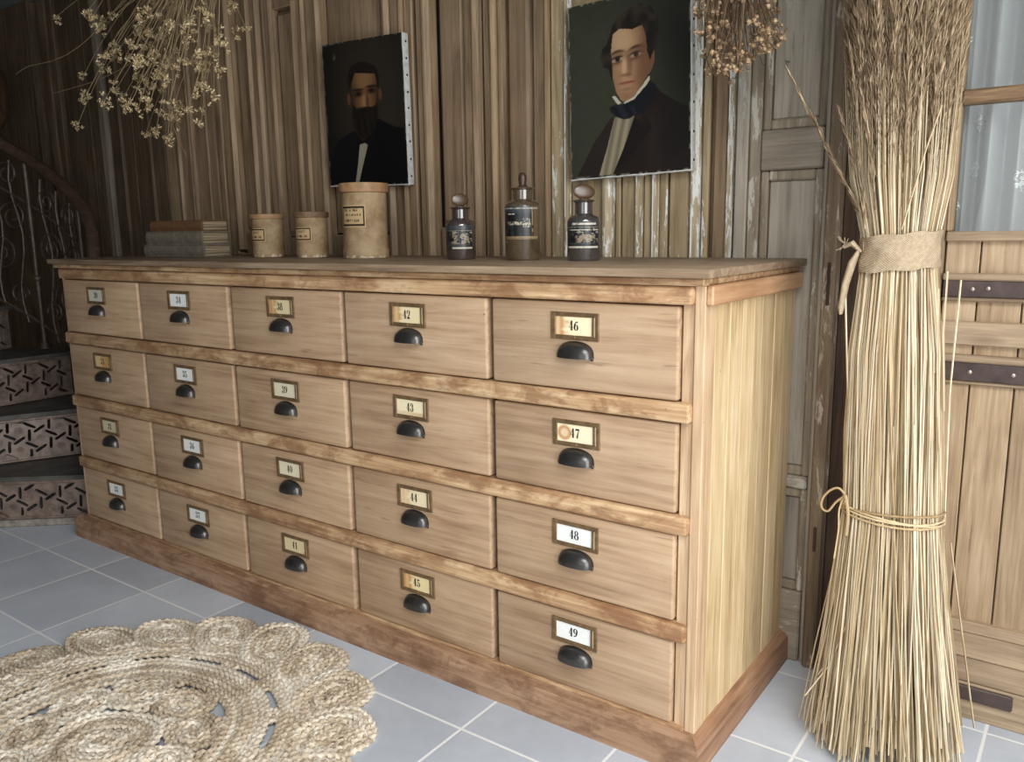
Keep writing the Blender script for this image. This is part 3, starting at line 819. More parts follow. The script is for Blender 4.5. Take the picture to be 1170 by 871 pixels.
def sm(a, b_, x):
    t = max(0, min(1, (x - a) / (b_ - a))); return t * t * (3 - 2 * t)
def vn(x, y):
    """smooth value noise 0..1"""
    i, j = math.floor(x), math.floor(y); fx, fy = x - i, y - j
    fx = fx * fx * (3 - 2 * fx); fy = fy * fy * (3 - 2 * fy)
    return (hsh(i, j) * (1 - fx) + hsh(i + 1, j) * fx) * (1 - fy) + (hsh(i, j + 1) * (1 - fx) + hsh(i + 1, j + 1) * fx) * fy
def blabel(style):
    dark = Vector(lin((24, 24, 25))); blue = Vector(lin((70, 76, 76))); gold = Vector(lin((166, 142, 98))); white = Vector(lin((222, 214, 196))); tan = Vector(lin((150, 132, 106))); pk = Vector(lin((104, 82, 64)))
    def fn(u, v):
        n1 = vn(u * 9 + style * 5, v * 7); n2 = vn(u * 26, v * 20 + style); n3 = vn(u * 60, v * 30)
        c = dark.lerp(blue, max(0, n1 - .5) * .9)
        def put(col, f):
            nonlocal c
            c = c.lerp(col, max(0, min(1, f)))
        if style == 2:
            put(blue, sm(.72, .95, v) * .8); put(pk, sm(.86, .88, u)); put(gold, (.82 < u < .855) * .8 * (n2 > .25))
            put(gold, (.055 < v < .10) * (.4 + .6 * n2)); put(white, (.925 < v < .95) * n2)
            put(gold.lerp(white, .5), (.43 < v < .53 and .12 < u < .80) * sm(.45, .6, n3) * sm(.1, .35, u))
            put(white, (.745 < v < .775 and .18 < u < .40) * (n3 > .3)); put(white * .6, (.36 < v < .64 and .60 < u < .79) * sm(.55, .7, n3))
            put(pk * .5 + gold * .5, (v < .05) * .8)
        else:
            put(blue * .9, sm(.74, .9, v) * .7); put(white * .6, (.77 < v < .80) * n2)
            put(white, (.02 < v < .09 and (u > .32 if style == 1 else u > .07)) * (.75 + .25 * n2))
            put(blue, (.17 < v < .21 and .1 < u < .9) * .7)
            put(tan, (.22 < v < .76 and .34 < u < .88) * sm(.42, .62, n1 * .6 + n2 * .4) * .9); put(white * .7, (.25 < v < .74) * sm(.66, .8, n2) * sm(.2, .4, u))
            put(blue, sm(.60, .8, n2) * .4)
            if style == 3:
                put(white * .85, (.86 < v < .93 and .22 < u < .92) * (n2 > .25)); put(white * .7, (.66 < v < .71 and u > .12) * (n3 > .35))
        return tuple(c)
    return fn
def bottle(label, cx, cy, rad, body, flange, top, gl, content, style, la, lw, lz0, lz1, disc, neckr, filled, nm=None):
    t = thing('apothecary_bottle', label, 'bottle', (cx, cy, ZTOP), 'glass apothecary bottles on the chest')
    b = MB(); w = .003
    sh = body
    pr = [(0, .001), (rad * .96, .001), (rad, .005), (rad, sh - .014), (rad * .985, sh - .007), (rad * .86, sh), (neckr * 1.12, sh + .004), (neckr, sh + .007), (neckr, flange - .006), (neckr * 1.22, flange - .003), (neckr * 1.26, flange - .001), (neckr * 1.2, flange),
          (neckr * .82, flange), (neckr * .8, sh + .008), (neckr * .9, sh + .001), (rad * .84, sh - .004), (rad - w, sh - .016), (rad - w, .008), (0, .006)]
    b.lathe(pr, (cx, cy, ZTOP), 40); b.build('glass_body', gl, t)
    b = MB(); r2 = rad - w - .0006
    b.lathe([(0, .0085), (r2, .0085), (r2, filled), (0, filled)], (cx, cy, ZTOP), 32); b.build('contents', content, t)
    cyl_patch(cx, cy, rad + .0006, la - lw, la + lw, ZTOP + lz0, ZTOP + lz1, 120, 70, blabel(style)).build('paper_label', M['blabel'], t)
    b = MB(); hh = top - flange
    dv = math.atan2(-1.393 - cy, .61 - cx)
    if disc:
        b.lathe([(0, flange - .018), (neckr * .72, flange - .018), (neckr * .78, flange + .001), (neckr * .5, flange + .003), (neckr * .35, flange + .006)], (cx, cy, ZTOP), 24)
        Rm = Matrix.Rotation(dv + .35 + PI / 2, 3, 'Z') @ Matrix.Rotation(.06, 3, 'Y')
        b.ball((cx, cy, ZTOP + flange + hh * .54), 1, 0, 22, 14, (disc, .0052, hh * .47), Rm)
    else:
        b.lathe([(0, flange - .018), (neckr * .72, flange - .018), (neckr * .78, flange + .001), (neckr * .42, flange + .003), (neckr * .36, flange + .007), (.0085, flange + hh * .3), (.0105, flange + hh * .55), (.0095, flange + hh * .8), (.006, top - .001), (0, top)], (cx, cy, ZTOP), 24)
    b.build('stopper', M['stop'] if disc else M['stopdark'], t, smooth=60)
    return t
M['cont_d'] = plain('dark_contents', lin((44, 30, 30)), .5); M['cont_o'] = plain('olive_contents', lin((112, 88, 52)), .5); M['cont_g'] = plain('grey_black_contents', lin((46, 44, 46)), .5)
bottle('small dark bottle with worn label and flat tan stopper', -.752, .28, .0385, .097, .1315, .166, M['gl_purple'], M['cont_d'], 1, -1.12, 1.05, .026, .086, .0240, .0215, .06)
bottle('tallest bottle, dark label over an olive base, dark knob stopper', -.5565, .28, .0435, .138, .1725, .2085, M['gl_olive'], M['cont_o'], 2, -1.20, 1.15, .050, .128, 0, .0245, .10)
bottle('small bottle with torn black label standing under the right portrait', -.385, .28, .0385, .100, .1375, .1725, M['gl_dark'], M['cont_g'], 3, -1.18, 1.10, .028, .090, .0270, .0205, .06)

# ------------------------------------------------------------------ portraits
def inpoly(x, y, P):
    c = False; j = len(P) - 1
    for i in range(len(P)):
        if (P[i][1] > y) != (P[j][1] > y) and x < (P[j][0] - P[i][0]) * (y - P[i][1]) / (P[j][1] - P[i][1]) + P[i][0]: c = not c
        j = i
    return c
def ell(u, v, cx, cy, rx, ry, soft=.12):
    d = math.hypot((u - cx) / rx, (v - cy) / ry); return 1 - sm(1 - soft, 1 + soft, d)
def mixc(a, b_, f): return tuple(x * (1 - f) + y * f for x, y in zip(a, b_))
def C(*c): return lin(c)
def to2(P): return [((x / 4.05 + 640 - 650) / 137, 0) for x, y in P]
def uv2(x, y):
    px, py = x / 4.053 + 640, y / 4.053
    u = (px - 650) / 138; yb = 207 - 12 * u; yt = 10 - 18 * u
    return (u, (yb - py) / (yb - yt))
def uv1(x, y):
    v = (828 - y) / (828 - 68 + 0); xl = 92 - 52 * v; xr = 487 - 42 * v
    u = (x - xl) / (xr - xl); yt = 105 - 75 * u; yb = 830 - 10 * u
    return (u, (yb - y) / (yb - yt))
P2 = {k: [uv2(*p) for p in v] for k, v in dict(
    coat=[(350, 545), (400, 430), (425, 385), (470, 440), (530, 480), (600, 512), (640, 540), (640, 860), (245, 850), (245, 812), (300, 690)],
    lcoat=[(245, 545), (160, 660), (70, 825), (60, 860), (180, 860), (182, 812), (225, 680), (262, 560)],
    lapel=[(350, 545), (390, 520), (430, 600), (330, 740), (248, 812)],
    shirt=[(258, 550), (355, 535), (300, 690), (245, 815), (180, 818), (220, 690)],
    tie=[(233, 505), (262, 490), (300, 492), (352, 505), (362, 535), (330, 555), (300, 560), (262, 545), (240, 525)],
    cravat=[(296, 492), (350, 470), (418, 395), (452, 405), (440, 470), (395, 530), (350, 545), (345, 515)],
    collarl=[(247, 455), (262, 450), (290, 485), (275, 492)], collarr=[(300, 484), (350, 458), (420, 366), (424, 384), (360, 470), (320, 490)],
    face=[(244, 270), (236, 215), (246, 180), (275, 152), (330, 155), (385, 130), (405, 180), (425, 240), (446, 250), (446, 300), (430, 345), (412, 365), (375, 425), (345, 465), (318, 482), (290, 472), (268, 435), (252, 370)],
    hair=[(240, 180), (255, 135), (275, 100), (320, 70), (380, 45), (430, 60), (462, 120), (462, 190), (450, 245), (432, 275), (425, 300), (412, 260), (408, 200), (392, 140), (345, 158), (290, 148), (255, 175), (246, 250), (252, 330), (252, 390), (240, 350), (230, 325), (208, 320), (194, 280), (205, 235), (225, 220)],
).items()}
def paint2(u, v):
    bg = mixc(C(56, 57, 44), C(34, 35, 28), sm(.55, 1.0, u + .25 * (v - .5)))
    bg = mixc(bg, C(46, 46, 36), sm(.75, 1, v) * .6); c = bg
    n = .5 + .5 * math.sin(u * 31 + 3 * math.sin(v * 17)) * math.sin(v * 37 + u * 9); c = mixc(c, tuple(x * .8 for x in c), n * .4)
    if inpoly(u, v, P2['lcoat']): c = C(40, 34, 30)
    if inpoly(u, v, P2['coat']): c = mixc(C(44, 34, 29), C(30, 25, 23), sm(.5, 1, u)); c = mixc(c, C(20, 17, 16), sm(.5, .75, vn(u * 7, v * 4)) * .5)
    if inpoly(u, v, P2['lapel']): c = mixc(C(40, 31, 27), C(26, 21, 19), sm(.3, .7, vn(u * 12 + v * 9, v * 5)))
    if inpoly(u, v, P2['shirt']):
        c = mixc(C(150, 138, 112), C(112, 102, 84), .5 + .5 * math.sin(u * 90 - v * 28))
    if inpoly(u, v, P2['face']):
        a = uv2(320, 300)
        c = mixc(C(166, 130, 96), C(112, 80, 58), sm(.02, .19, abs(u - a[0] + .02 + .03 * (v - .6)))); c = mixc(c, C(132, 90, 66), sm(.4, .75, vn(u * 14, v * 14)) * .35)
        fx, fy = uv2(290, 200); c = mixc(c, C(192, 158, 120), ell(u, v, fx, fy, .12, .08, .9) * .6)
        for (x, y, w_) in ((274, 288, .058), (360, 270, .058)):       # sockets, eyes and brows
            ex, ey = uv2(x, y); tl_ = .10 * (u - ex)
            c = mixc(c, C(104, 74, 54), ell(u, v, ex, ey + .006 + tl_, w_ * 1.35, .036, .6) * .75)
            c = mixc(c, C(168, 146, 122), ell(u, v, ex, ey + tl_, w_ * .80, .0125, .3) * .75)
            c = mixc(c, C(34, 26, 22), ell(u, v, ex + .004, ey + .001, .021, .0145, .3))
            c = mixc(c, C(44, 30, 23), ell(u, v, ex, ey + .0135 + tl_ - 3.0 * (u - ex) ** 2, w_ * .95, .0055, .5))
            c = mixc(c, C(92, 62, 45), ell(u, v, ex, ey - .018 + tl_, w_ * .85, .005, .6) * .7)
            c = mixc(c, C(50, 35, 26), ell(u, v, ex, ey + .044 + tl_ - 2.5 * (u - ex) ** 2, w_ * 1.02, .0085, .6) * .85)
        nx, ny = uv2(333, 318); c = mixc(c, C(104, 72, 52), ell(u, v, nx, ny, .022, .055, .6) * .6)
        nx, ny = uv2(306, 320); c = mixc(c, C(206, 168, 128), ell(u, v, nx, ny, .018, .055, .6) * .6)
        nx, ny = uv2(314, 358); c = mixc(c, C(108, 70, 52), ell(u, v, nx, ny, .045, .010, .5) * .7)
        nx, ny = uv2(318, 393); c = mixc(c, C(116, 60, 48), ell(u, v, nx, ny + .03 * (u - nx), .068, .0075, .4) * .9)
        nx, ny = uv2(318, 403); c = mixc(c, C(166, 110, 86), ell(u, v, nx, ny, .05, .010, .5) * .6)
        nx, ny = uv2(318, 422); c = mixc(c, C(116, 82, 60), ell(u, v, nx, ny, .05, .010, .6) * .5)
        nx, ny = uv2(405, 330); c = mixc(c, C(112, 78, 56), ell(u, v, nx, ny, .07, .13, .7) * .6)
        nx, ny = uv2(300, 455); c = mixc(c, C(120, 86, 62), ell(u, v, nx, ny, .07, .03, .7) * .5)
    if inpoly(u, v, P2['hair']): c = mixc(C(30, 26, 22), C(58, 48, 38), sm(.25, .8, vn(u * 26 + 3 * vn(u * 6, v * 6), v * 20 + 2 * vn(v * 9, u * 5))) * .8)
    if inpoly(u, v, P2['collarl']) or inpoly(u, v, P2['collarr']): c = C(186, 178, 156)
    if inpoly(u, v, P2['cravat']): c = C(22, 23, 27)
    if inpoly(u, v, P2['tie']): c = mixc(C(20, 21, 27), C(46, 48, 56), (.5 + .5 * math.sin(u * 60 + v * 50)) * .5)
    e = min(u, v, 1 - u, 1 - v)
    c = mixc(c, C(120, 114, 98), sm(.014, .004, e) * sm(.45, .7, vn(u * 40, v * 40)))
    return c
P1 = {k: [uv1(*p) for p in v] for k, v in dict(
    coat=[(80, 850), (108, 640), (130, 590), (215, 535), (240, 570), (262, 600), (300, 560), (335, 470), (370, 490), (420, 515), (480, 520), (500, 850)],
    shirt=[(245, 610), (268, 598), (286, 612), (262, 720), (242, 815), (224, 818), (236, 720)],
    tie=[(228, 575), (262, 590), (298, 560), (296, 590), (268, 602), (238, 612)],
    face=[(200, 300), (196, 250), (215, 232), (260, 238), (312, 232), (326, 260), (332, 320), (326, 380), (310, 430), (270, 440), (222, 440), (206, 380)],
    hair=[(186, 330), (178, 270), (192, 210), (230, 185), (270, 180), (318, 200), (338, 250), (338, 320), (330, 310), (318, 240), (262, 240), (215, 240), (200, 290)],
    beard=[(206, 400), (232, 425), (270, 425), (318, 405), (334, 390), (336, 450), (322, 520), (290, 565), (262, 580), (232, 560), (212, 510), (204, 450)],
).items()}
def paint1(u, v):
    c = mixc(C(44, 38, 30), C(22, 20, 17), sm(.2, .75, math.hypot(u - .6, (v - .55) * .8)))
    c = mixc(c, C(24, 22, 18), sm(.25, 0, u) * .5)
    n = .5 + .5 * math.sin(u * 27 + 3 * math.sin(v * 15)) * math.sin(v * 33 + u * 7); c = mixc(c, tuple(x * .8 for x in c), n * .4)
    if inpoly(u, v, P1['coat']): c = mixc(C(17, 16, 17), C(10, 10, 12), sm(.3, .7, u))
    if inpoly(u, v, P1['shirt']): c = mixc(C(150, 142, 122), C(104, 96, 80), sm(.1, .3, abs(u - .42) * 2))
    if inpoly(u, v, P1['face']):
        a = uv1(268, 320)
        c = mixc(C(140, 100, 64), C(78, 54, 36), sm(.02, .17, abs(u - a[0])))
        fx, fy = uv1(262, 272); c = mixc(c, C(152, 116, 78), ell(u, v, fx, fy, .12, .05, .8) * .6)
        for (x, y) in ((236, 346), (302, 326)):
            ex, ey = uv1(x, y)
            c = mixc(c, C(58, 38, 26), ell(u, v, ex, ey, .07, .024, .5) * .8); c = mixc(c, C(22, 16, 12), ell(u, v, ex, ey, .026, .011, .4))
            c = mixc(c, C(34, 24, 17), ell(u, v, ex, ey + .028, .075, .009, .5) * .9)
        nx, ny = uv1(263, 385); c = mixc(c, C(172, 128, 86), ell(u, v, nx, ny, .022, .05, .6) * .7)
        nx, ny = uv1(282, 385); c = mixc(c, C(70, 46, 32), ell(u, v, nx, ny, .018, .05, .6) * .7)
    for x, y in ((344, 345), (187, 375)):
        ex, ey = uv1(x, y); c = mixc(c, C(92, 62, 42), ell(u, v, ex, ey, .024, .04, .3) * .8)
    if inpoly(u, v, P1['hair']): c = C(26, 20, 15)
    if inpoly(u, v, P1['beard']): c = mixc(C(20, 16, 13), C(36, 28, 21), (.5 + .5 * math.sin(u * 80 + v * 20)) * .6)
    if inpoly(u, v, P1['face']) and not inpoly(u, v, P1['beard']): c = tuple(x * .72 for x in c)
    mx, my = uv1(270, 428); c = mixc(c, C(24, 18, 14), ell(u, v, mx, my, .14, .022, .4))
    if inpoly(u, v, P1['tie']): c = C(9, 9, 11)
    ex, ey = uv1(108, 165); c = mixc(c, C(96, 98, 92), ell(u, v, ex, ey, .018, .022, .5) * (.9 if hsh(int(u * 200), int(v * 200)) > .45 else 0))
    e = min(u, v, 1 - u, 1 - v)
    c = mixc(c, C(92, 88, 78), sm(.014, .004, e) * sm(.45, .7, vn(u * 36, v * 36)))
    return c
def portrait(label, bl, w, h, ang, fn, tacks, yb, lean=0):
    t = thing('oil_portrait', label, 'painting', (bl[0] + w / 2, yb, bl[1]), 'unframed portraits on the wall')
    th = .026; yf = yb - th
    R = Matrix.Translation((bl[0], yb, bl[1])) @ Matrix.Rotation(lean, 4, 'X') @ Matrix.Rotation(-ang, 4, 'Y') @ Matrix.Translation((-bl[0], -yb, -bl[1]))
    x0, z0 = bl
    b = MB(); b.box(x0, x0 + w, yf + .0012, yb, z0, z0 + h, .003, 0, 2)
    # ragged canvas lip along the lower edge
    b.tube([(x0 + w * i / 24, yf + .002, z0 + .001 + .0016 * hsh(i, 2)) for i in range(25)], [.0022 + .0016 * hsh(i, 5) for i in range(25)], 6)
    b.tube([(x0 + w - .001, yf + .003, z0 + h * i / 24) for i in range(25)], [.0016 + .001 * hsh(i, 9) for i in range(25)], 6)
    b.build('stretched_canvas', M['canvas'], t, mat=R)
    nu, nv = 200, 260; b = MB(); b.c = []; vs = []
    for j in range(nv + 1):
        for i in range(nu + 1):
            u, v = i / nu, j / nv
            vs.append((x0 + .002 + (w - .004) * u, yf - .0004 + .0010 * math.sin(u * PI) * math.sin(v * PI) * 0, z0 + .003 + (h - .004) * v)); b.c.append(fn(u, v))
    b.add(vs, [(j * (nu + 1) + i, j * (nu + 1) + i + 1, (j + 1) * (nu + 1) + i + 1, (j + 1) * (nu + 1) + i) for j in range(nv) for i in range(nu)])
    b.build('painted_surface', M['paint'], t, mat=R)
    for k in range(tacks):
        b = MB(); b.ball((x0 + w + .0005, yf + .013, z0 + h * (.06 + .88 * (k + .15 * hsh(k)) / (tacks - 1))), .0035, 0, 8, 5, (.5, 1, 1)); b.build('tack', M['nail'], t, mat=R)
    return t
portrait('dark portrait of a bearded man in a black coat, hung crooked', (-1.4815, 1.2055), .3445, .434, -.026, paint1, 9, .5365, .044)
p2 = portrait('portrait of a clean shaven man with cravat on a green ground', (-.5608, 1.1810), .3370, .430, .027, paint2, 7, .5365)

# ------------------------------------------------------------------ hanging dried flowers
def smoothp(P, n=7):
    """Catmull-Rom through the points"""
    out = []
    for i in range(len(P) - 1):
        p0, p1, p2_, p3 = P[max(0, i - 1)], P[i], P[i + 1], P[min(len(P) - 1, i + 2)]
        for k in range(n):
            t = k / n
            out.append(.5 * ((2 * p1) + (p2_ - p0) * t + (2 * p0 - 5 * p1 + 4 * p2_ - p3) * t * t + (3 * p1 - p0 - 3 * p2_ + p3) * t ** 3))
    return out + [P[-1]]
def flower_bunch(name, label, apex, heads, headfn, sm_, hm, stem_r, spread, extra):
    t = thing(name, label, 'dried flowers', apex)
    A = Vector(apex)
    for i, (p, sway) in enumerate(heads):
        p = Vector(p)
        s = A + Vector((rnd.uniform(-1, 1) * spread, rnd.uniform(-1, 1) * spread * .6, rnd.uniform(-.03, .03)))
        mid = s.lerp(p, .55) + Vector((rnd.uniform(-.02, .02), rnd.uniform(-.02, .02), sway))
        pts = [((1 - q) ** 2) * s + 2 * q * (1 - q) * mid + q * q * p for q in [k / 9 for k in range(10)]]
        b = MB(); b.tube(pts, [stem_r * (1.2 - .5 * k / 9) for k in range(10)], 5)
        dirv = (pts[-1] - pts[-2]).normalized()
        if rnd.random() < .7:        # one side branch
            q = pts[6]; e = p + Vector((rnd.uniform(-.035, .035), rnd.uniform(-.03, .03), rnd.uniform(-.02, .035)))
            b.tube([q, q.lerp(e, .5) + Vector((0, 0, .008)), e], stem_r * .7, 4)
        else: e = None
        st = b.build('flower_stem', sm_, t)
        b = MB(); headfn(b, p, dirv); b.build('flower_head', hm, st, smooth=30)
        if e is not None:
            b = MB(); headfn(b, e, (e - pts[6]).normalized(), .8); b.build('flower_head', hm, st, smooth=30)
    b = MB()
    b.tube([A + Vector((.02 * math.cos(k), .02 * math.sin(k), .004 * k)) for k in range(16)], .003, 5); b.build('twine_tie', M['twine'], t)
    b = MB(); b.tube([A, A + Vector((.004, 0, .5 * (ZC - A.z))), Vector((A.x, A.y, ZC + .002))], .0016, 5); b.build('hanging_string', M['twine'], t)
    for pts in extra:
        b = MB(); b.tube(smoothp(pts), stem_r * .9, 5); b.build('bare_stem', sm_, t)
    return t
def star_head(b, p, d, k=1.0):
    """cluster of papery seed capsules"""
    for _ in range(rnd.randint(5, 8)):
        o = Vector((rnd.gauss(0, 1), rnd.gauss(0, 1), rnd.gauss(0, 1))) * .0088 * k
        r = rnd.uniform(.0055, .0085) * k
        q = Quaternion((rnd.random(), rnd.random(), rnd.random()), rnd.random() * 6).to_matrix()
        c = p + o
        # open husk: five petals folded around a core
        b.ball(c, r * .55, 0, 6, 4)
        for j in range(5):
            a = 2 * PI * j / 5
            v = [Vector((0, 0, 0)), Vector((r * 1.2 * math.cos(a - .35), r * 1.2 * math.sin(a - .35), r * .55)), Vector((r * 1.35 * math.cos(a), r * 1.35 * math.sin(a), r * 1.25)), Vector((r * 1.2 * math.cos(a + .35), r * 1.2 * math.sin(a + .35), r * .55))]
            b.add([c + q @ x for x in v], [(0, 1, 2, 3)])
def bead_head(b, p, d, k=1.0):
    for _ in range(rnd.randint(2, 4)):
        o = Vector((rnd.gauss(0, 1), rnd.gauss(0, 1), rnd.gauss(0, 1))) * .0075 * k
        r = rnd.uniform(.0040, .0058) * k
        b.ball(p + o, r, 0, 9, 6, (1, 1, .92)); b.ball(p + o + d * r, r * .3, 0, 5, 4)
    if rnd.random() < .4:
        for j in range(4):
            a = rnd.random() * 6.28; v = Vector((math.cos(a), math.sin(a), rnd.uniform(-1, .5))) * .012
            b.add([p, p + v * .6 + Vector((.002, 0, .002)), p + v, p + v * .6 - Vector((.002, 0, .002))], [(0, 1, 2, 3)])
HL = [(10, 95), (175, 65), (320, 85), (245, 140), (250, 165), (330, 240), (405, 235), (265, 285), (325, 300), (160, 405), (270, 365), (170, 505), (265, 540), (130, 658), (380, 572), (330, 475), (445, 178), (490, 165), (510, 65), (480, 60), (440, 410), (445, 580), (505, 555), (435, 325), (480, 325), (520, 300), (530, 350), (570, 400), (640, 305), (650, 365), (610, 540), (670, 575), (640, 615), (575, 595), (540, 698), (605, 730), (690, 155), (730, 195), (700, 70), (770, 50), (800, 80), (620, 130), (570, 180), (760, 270), (760, 340), (690, 230), (800, 370), (830, 270), (745, 495), (780, 455), (775, 570), (845, 505), (870, 375), (880, 245), (780, 650), (935, 45), (960, 165), (540, 190), (600, 210), (470, 500), (520, 455), (600, 330), (690, 320), (720, 110), (640, 40), (560, 100), (820, 150), (500, 240), (380, 300), (590, 420)]
heads = []
for x, y in HL:
    px, py = x / 4.586 + 60, y / 4.586
    q = at(px, py, 1, rnd.uniform(.16, .36)); heads.append((q, .05 + .05 * rnd.random() if px < 110 else .02))
def P_(l, yv): return [at(x, y, 1, yv) for x, y in l]
ex = [P_([(150, -10), (105, 40), (80, 60), (58, 70), (32, 76), (18, 85)], .22), P_([(165, 60), (140, 78), (110, 92), (85, 100), (60, 107)], .2), P_([(196, 80), (192, 118), (200, 150), (213, 178)], .2)]
flower_bunch('dried_flower_bunch', 'loose bunch of pale dried seed heads hanging above the books', tuple(at(238, -75, 1, .26)), heads, star_head, M['fstem'], M['fhead'], .0013, .07, ex)
heads = []
for i in range(84):
    px = rnd.uniform(797, 888); lim = 88 - abs(px - 828) * .62 if px > 815 else 40
    py = rnd.uniform(-25, max(12, lim)) if i % 3 else rnd.uniform(.7, 1) * max(12, lim)
    heads.append((at(px, py, 1, rnd.uniform(.22, .44)), .01))
ex = []
for i in range(40):
    x1 = rnd.uniform(800, 890); y1 = rnd.uniform(10, 95 - abs(x1 - 830) * .6); x0 = 846 + (x1 - 846) * .35; yv = rnd.uniform(.28, .45)
    ex.append(P_([(x0, -40), (x0 * .5 + x1 * .5 + rnd.uniform(-6, 6), y1 * .35), (x1, y1), (x1 + rnd.uniform(-6, 6), y1 + rnd.uniform(2, 8))], yv))
ex += [P_([(840, -20), (812, 30), (806, 60), (815, 85)], .40), P_([(845, -20), (822, 40), (818, 70), (836, 92)], .36), P_([(880, -20), (887, 20), (885, 38)], .3), P_([(800, -10), (805, 50), (812, 88)], .42)]
flower_bunch('dried_flax_bunch', 'brown bunch of round dried seed pods hanging beside the right portrait', tuple(at(846, -95, 1, .33)), heads, bead_head, M['bstem'], M['bead'], .0009, .035, ex)

# ------------------------------------------------------------------ reed bundle standing by the door
BX = thing('reed_bundle', 'tall bundle of dried reeds tied with burlap and twine', 'reed bundle', (.318, .29, 0))
PRO = [(0, .322, .140), (.06, .321, .134), (.30, .313, .110), (.50, .308, .0895), (.80, .295, .083), (.975, .2905, .0655), (1.04, .288, .0655), (1.14, .283, .086), (1.30, .276, .096), (1.46, .272, .100), (1.70, .268, .112), (2.0, .266, .12)]
def prof_at(z):
    for (a, xa, ra), (c, xc, rc) in zip(PRO, PRO[1:]):
        if z <= c:
            t = (z - a) / (c - a); return xa + (xc - xa) * t, ra + (rc - ra) * t
    return PRO[-1][1], PRO[-1][2]
YB = .29
b = MB()
zs0 = [0, .06, .2, .35, .5, .66, .82, .975, 1.04, 1.14, 1.26, 1.38]
for i in range(860):
    q = math.sqrt(rnd.random()) * .9 if i > 460 else rnd.uniform(.78, 1.02)
    a = rnd.random() * 2 * PI; pts = []
    a2 = a + rnd.gauss(0, .24); q2 = min(1.02, max(.2, q + rnd.gauss(0, .05)))
    zb = rnd.choice([0, .0, .0, .012, .02, .03, .05, .07, .10]) + rnd.random() * .02
    ztop = rnd.uniform(1.10, 1.44)
    if i % 9 == 0: ztop = rnd.uniform(.55, .95)
    fl = rnd.gauss(0, .06)
    for z in [zb] + [z for z in zs0 if zb + .02 < z < ztop] + [ztop]:
        cx, r = prof_at(z); t = min(1, max(0, z / 1.0))
        aa = a2 * (1 - t) + a * t; qq = q2 * (1 - t) + q * t
        rr = r * (qq + fl * max(0, (.4 - z)) / .4 * 1.4) + .0012 * rnd.gauss(0, 1)
        p = Vector((cx + rr * math.cos(aa), YB + rr * math.sin(aa) * .92, z))
        if p.y > .482: p.y = .482
        pts.append(p)
    if len(pts) > 1:
        r0 = rnd.uniform(.0012, .0021)
        b.tube(pts, [r0 * (1 if p.z < .9 else max(.12, 1 - .88 * ((p.z - .9) / max(.05, ztop - .9)) ** 1.5)) for p in pts], 5)
b.build('reed_stalks', M['stalk'], BX, kind='stuff')
# stray stalks
for l, yv in [([(985, 700), (955, 745), (934, 772)], .24), ([(978, 690), (948, 760), (920, 795)], .22), ([(1073, 330), (1071, 420), (1076, 560)], .22), ([(1098, 320), (1085, 450), (1079, 600)], .30), ([(1086, 620), (1096, 700), (1113, 832)], .3), ([(1083, 310), (1078, 380), (1079, 470)], .28), ([(1076, 120), (1058, 170), (1030, 262)], .21), ([(966, 340), (968, 430), (972, 520)], .25), ([(945, 700), (965, 600), (968, 520)], .27)]:
    b = MB(); P = P_(l, yv); b.tube([P[0].lerp(P[1], k / 5) if k < 5 else P[1].lerp(P[2], (k - 5) / 5) for k in range(11)], .0017, 5); b.build('stray_stalk', M['stalk'], BX)
# feathery plumes
b = MB()
def plume(base, tip, w_, nst, bend=None):
    d = (tip - base); L = d.length
    mid = base.lerp(tip, .5) + (bend or Vector((0, 0, 0)))
    pts = [((1 - t) ** 2) * base + 2 * t * (1 - t) * mid + t * t * tip for t in [k / 10 for k in range(11)]]
    b.tube(pts, [.0016 - .0011 * k / 10 for k in range(11)], 4)
    for k in range(nst):
        t = rnd.random() ** .8; i = min(9, int(t * 10)); p = pts[i].lerp(pts[i + 1], t * 10 - i)
        ax = (pts[i + 1] - pts[i]).normalized()
        o = Vector((rnd.gauss(0, 1), rnd.gauss(0, 1), rnd.gauss(0, 1))); o = (o - ax * o.dot(ax)).normalized()
        prof = math.sin(PI * min(1, .12 + t * .88)) ** .6
        ln = rnd.uniform(.016, .036)
        e = p + ax * ln + o * w_ * prof * rnd.uniform(.3, 1.0)
        sd = ax.cross(o) * rnd.uniform(.0005, .0012)
        m_ = p.lerp(e, .55) + o * .002
        b.add([p, m_ + sd, e, m_ - sd], [(0, 1, 2, 3)])
for i in range(260):
    q = math.sqrt(rnd.random()) if i > 70 else rnd.uniform(.8, 1.0); a = rnd.random() * 2 * PI
    z0 = rnd.choice([rnd.uniform(1.10, 1.28), rnd.uniform(1.15, 1.5)]); z1 = z0 + rnd.uniform(.26, .42)
    cx, r = prof_at(z0); cx2, r2 = prof_at(z1)
    base = Vector((cx + r * q * .9 * math.cos(a), YB + r * q * .9 * math.sin(a), z0))
    a2 = a + rnd.gauss(0, .15)
    tip = Vector((cx2 + r2 * q * math.cos(a2), YB + min(r2 * q, .165) * math.sin(a2), z1))
    plume(base, tip, .020, 420)
for l, yv in [([(990, 262), (905, 90)], .26), ([(988, 262), (972, 60)], .22), ([(992, 250), (960, 130)], .24), ([(1000, 240), (985, 110)], .2), ([(994, 262), (955, 190)], .25)]:
    P = P_(l, yv); plume(P[0], P[1], .009, 150, Vector((.006, 0, -.004)))
b.build('reed_plumes', M['plume'], BX, kind='stuff', smooth=0)
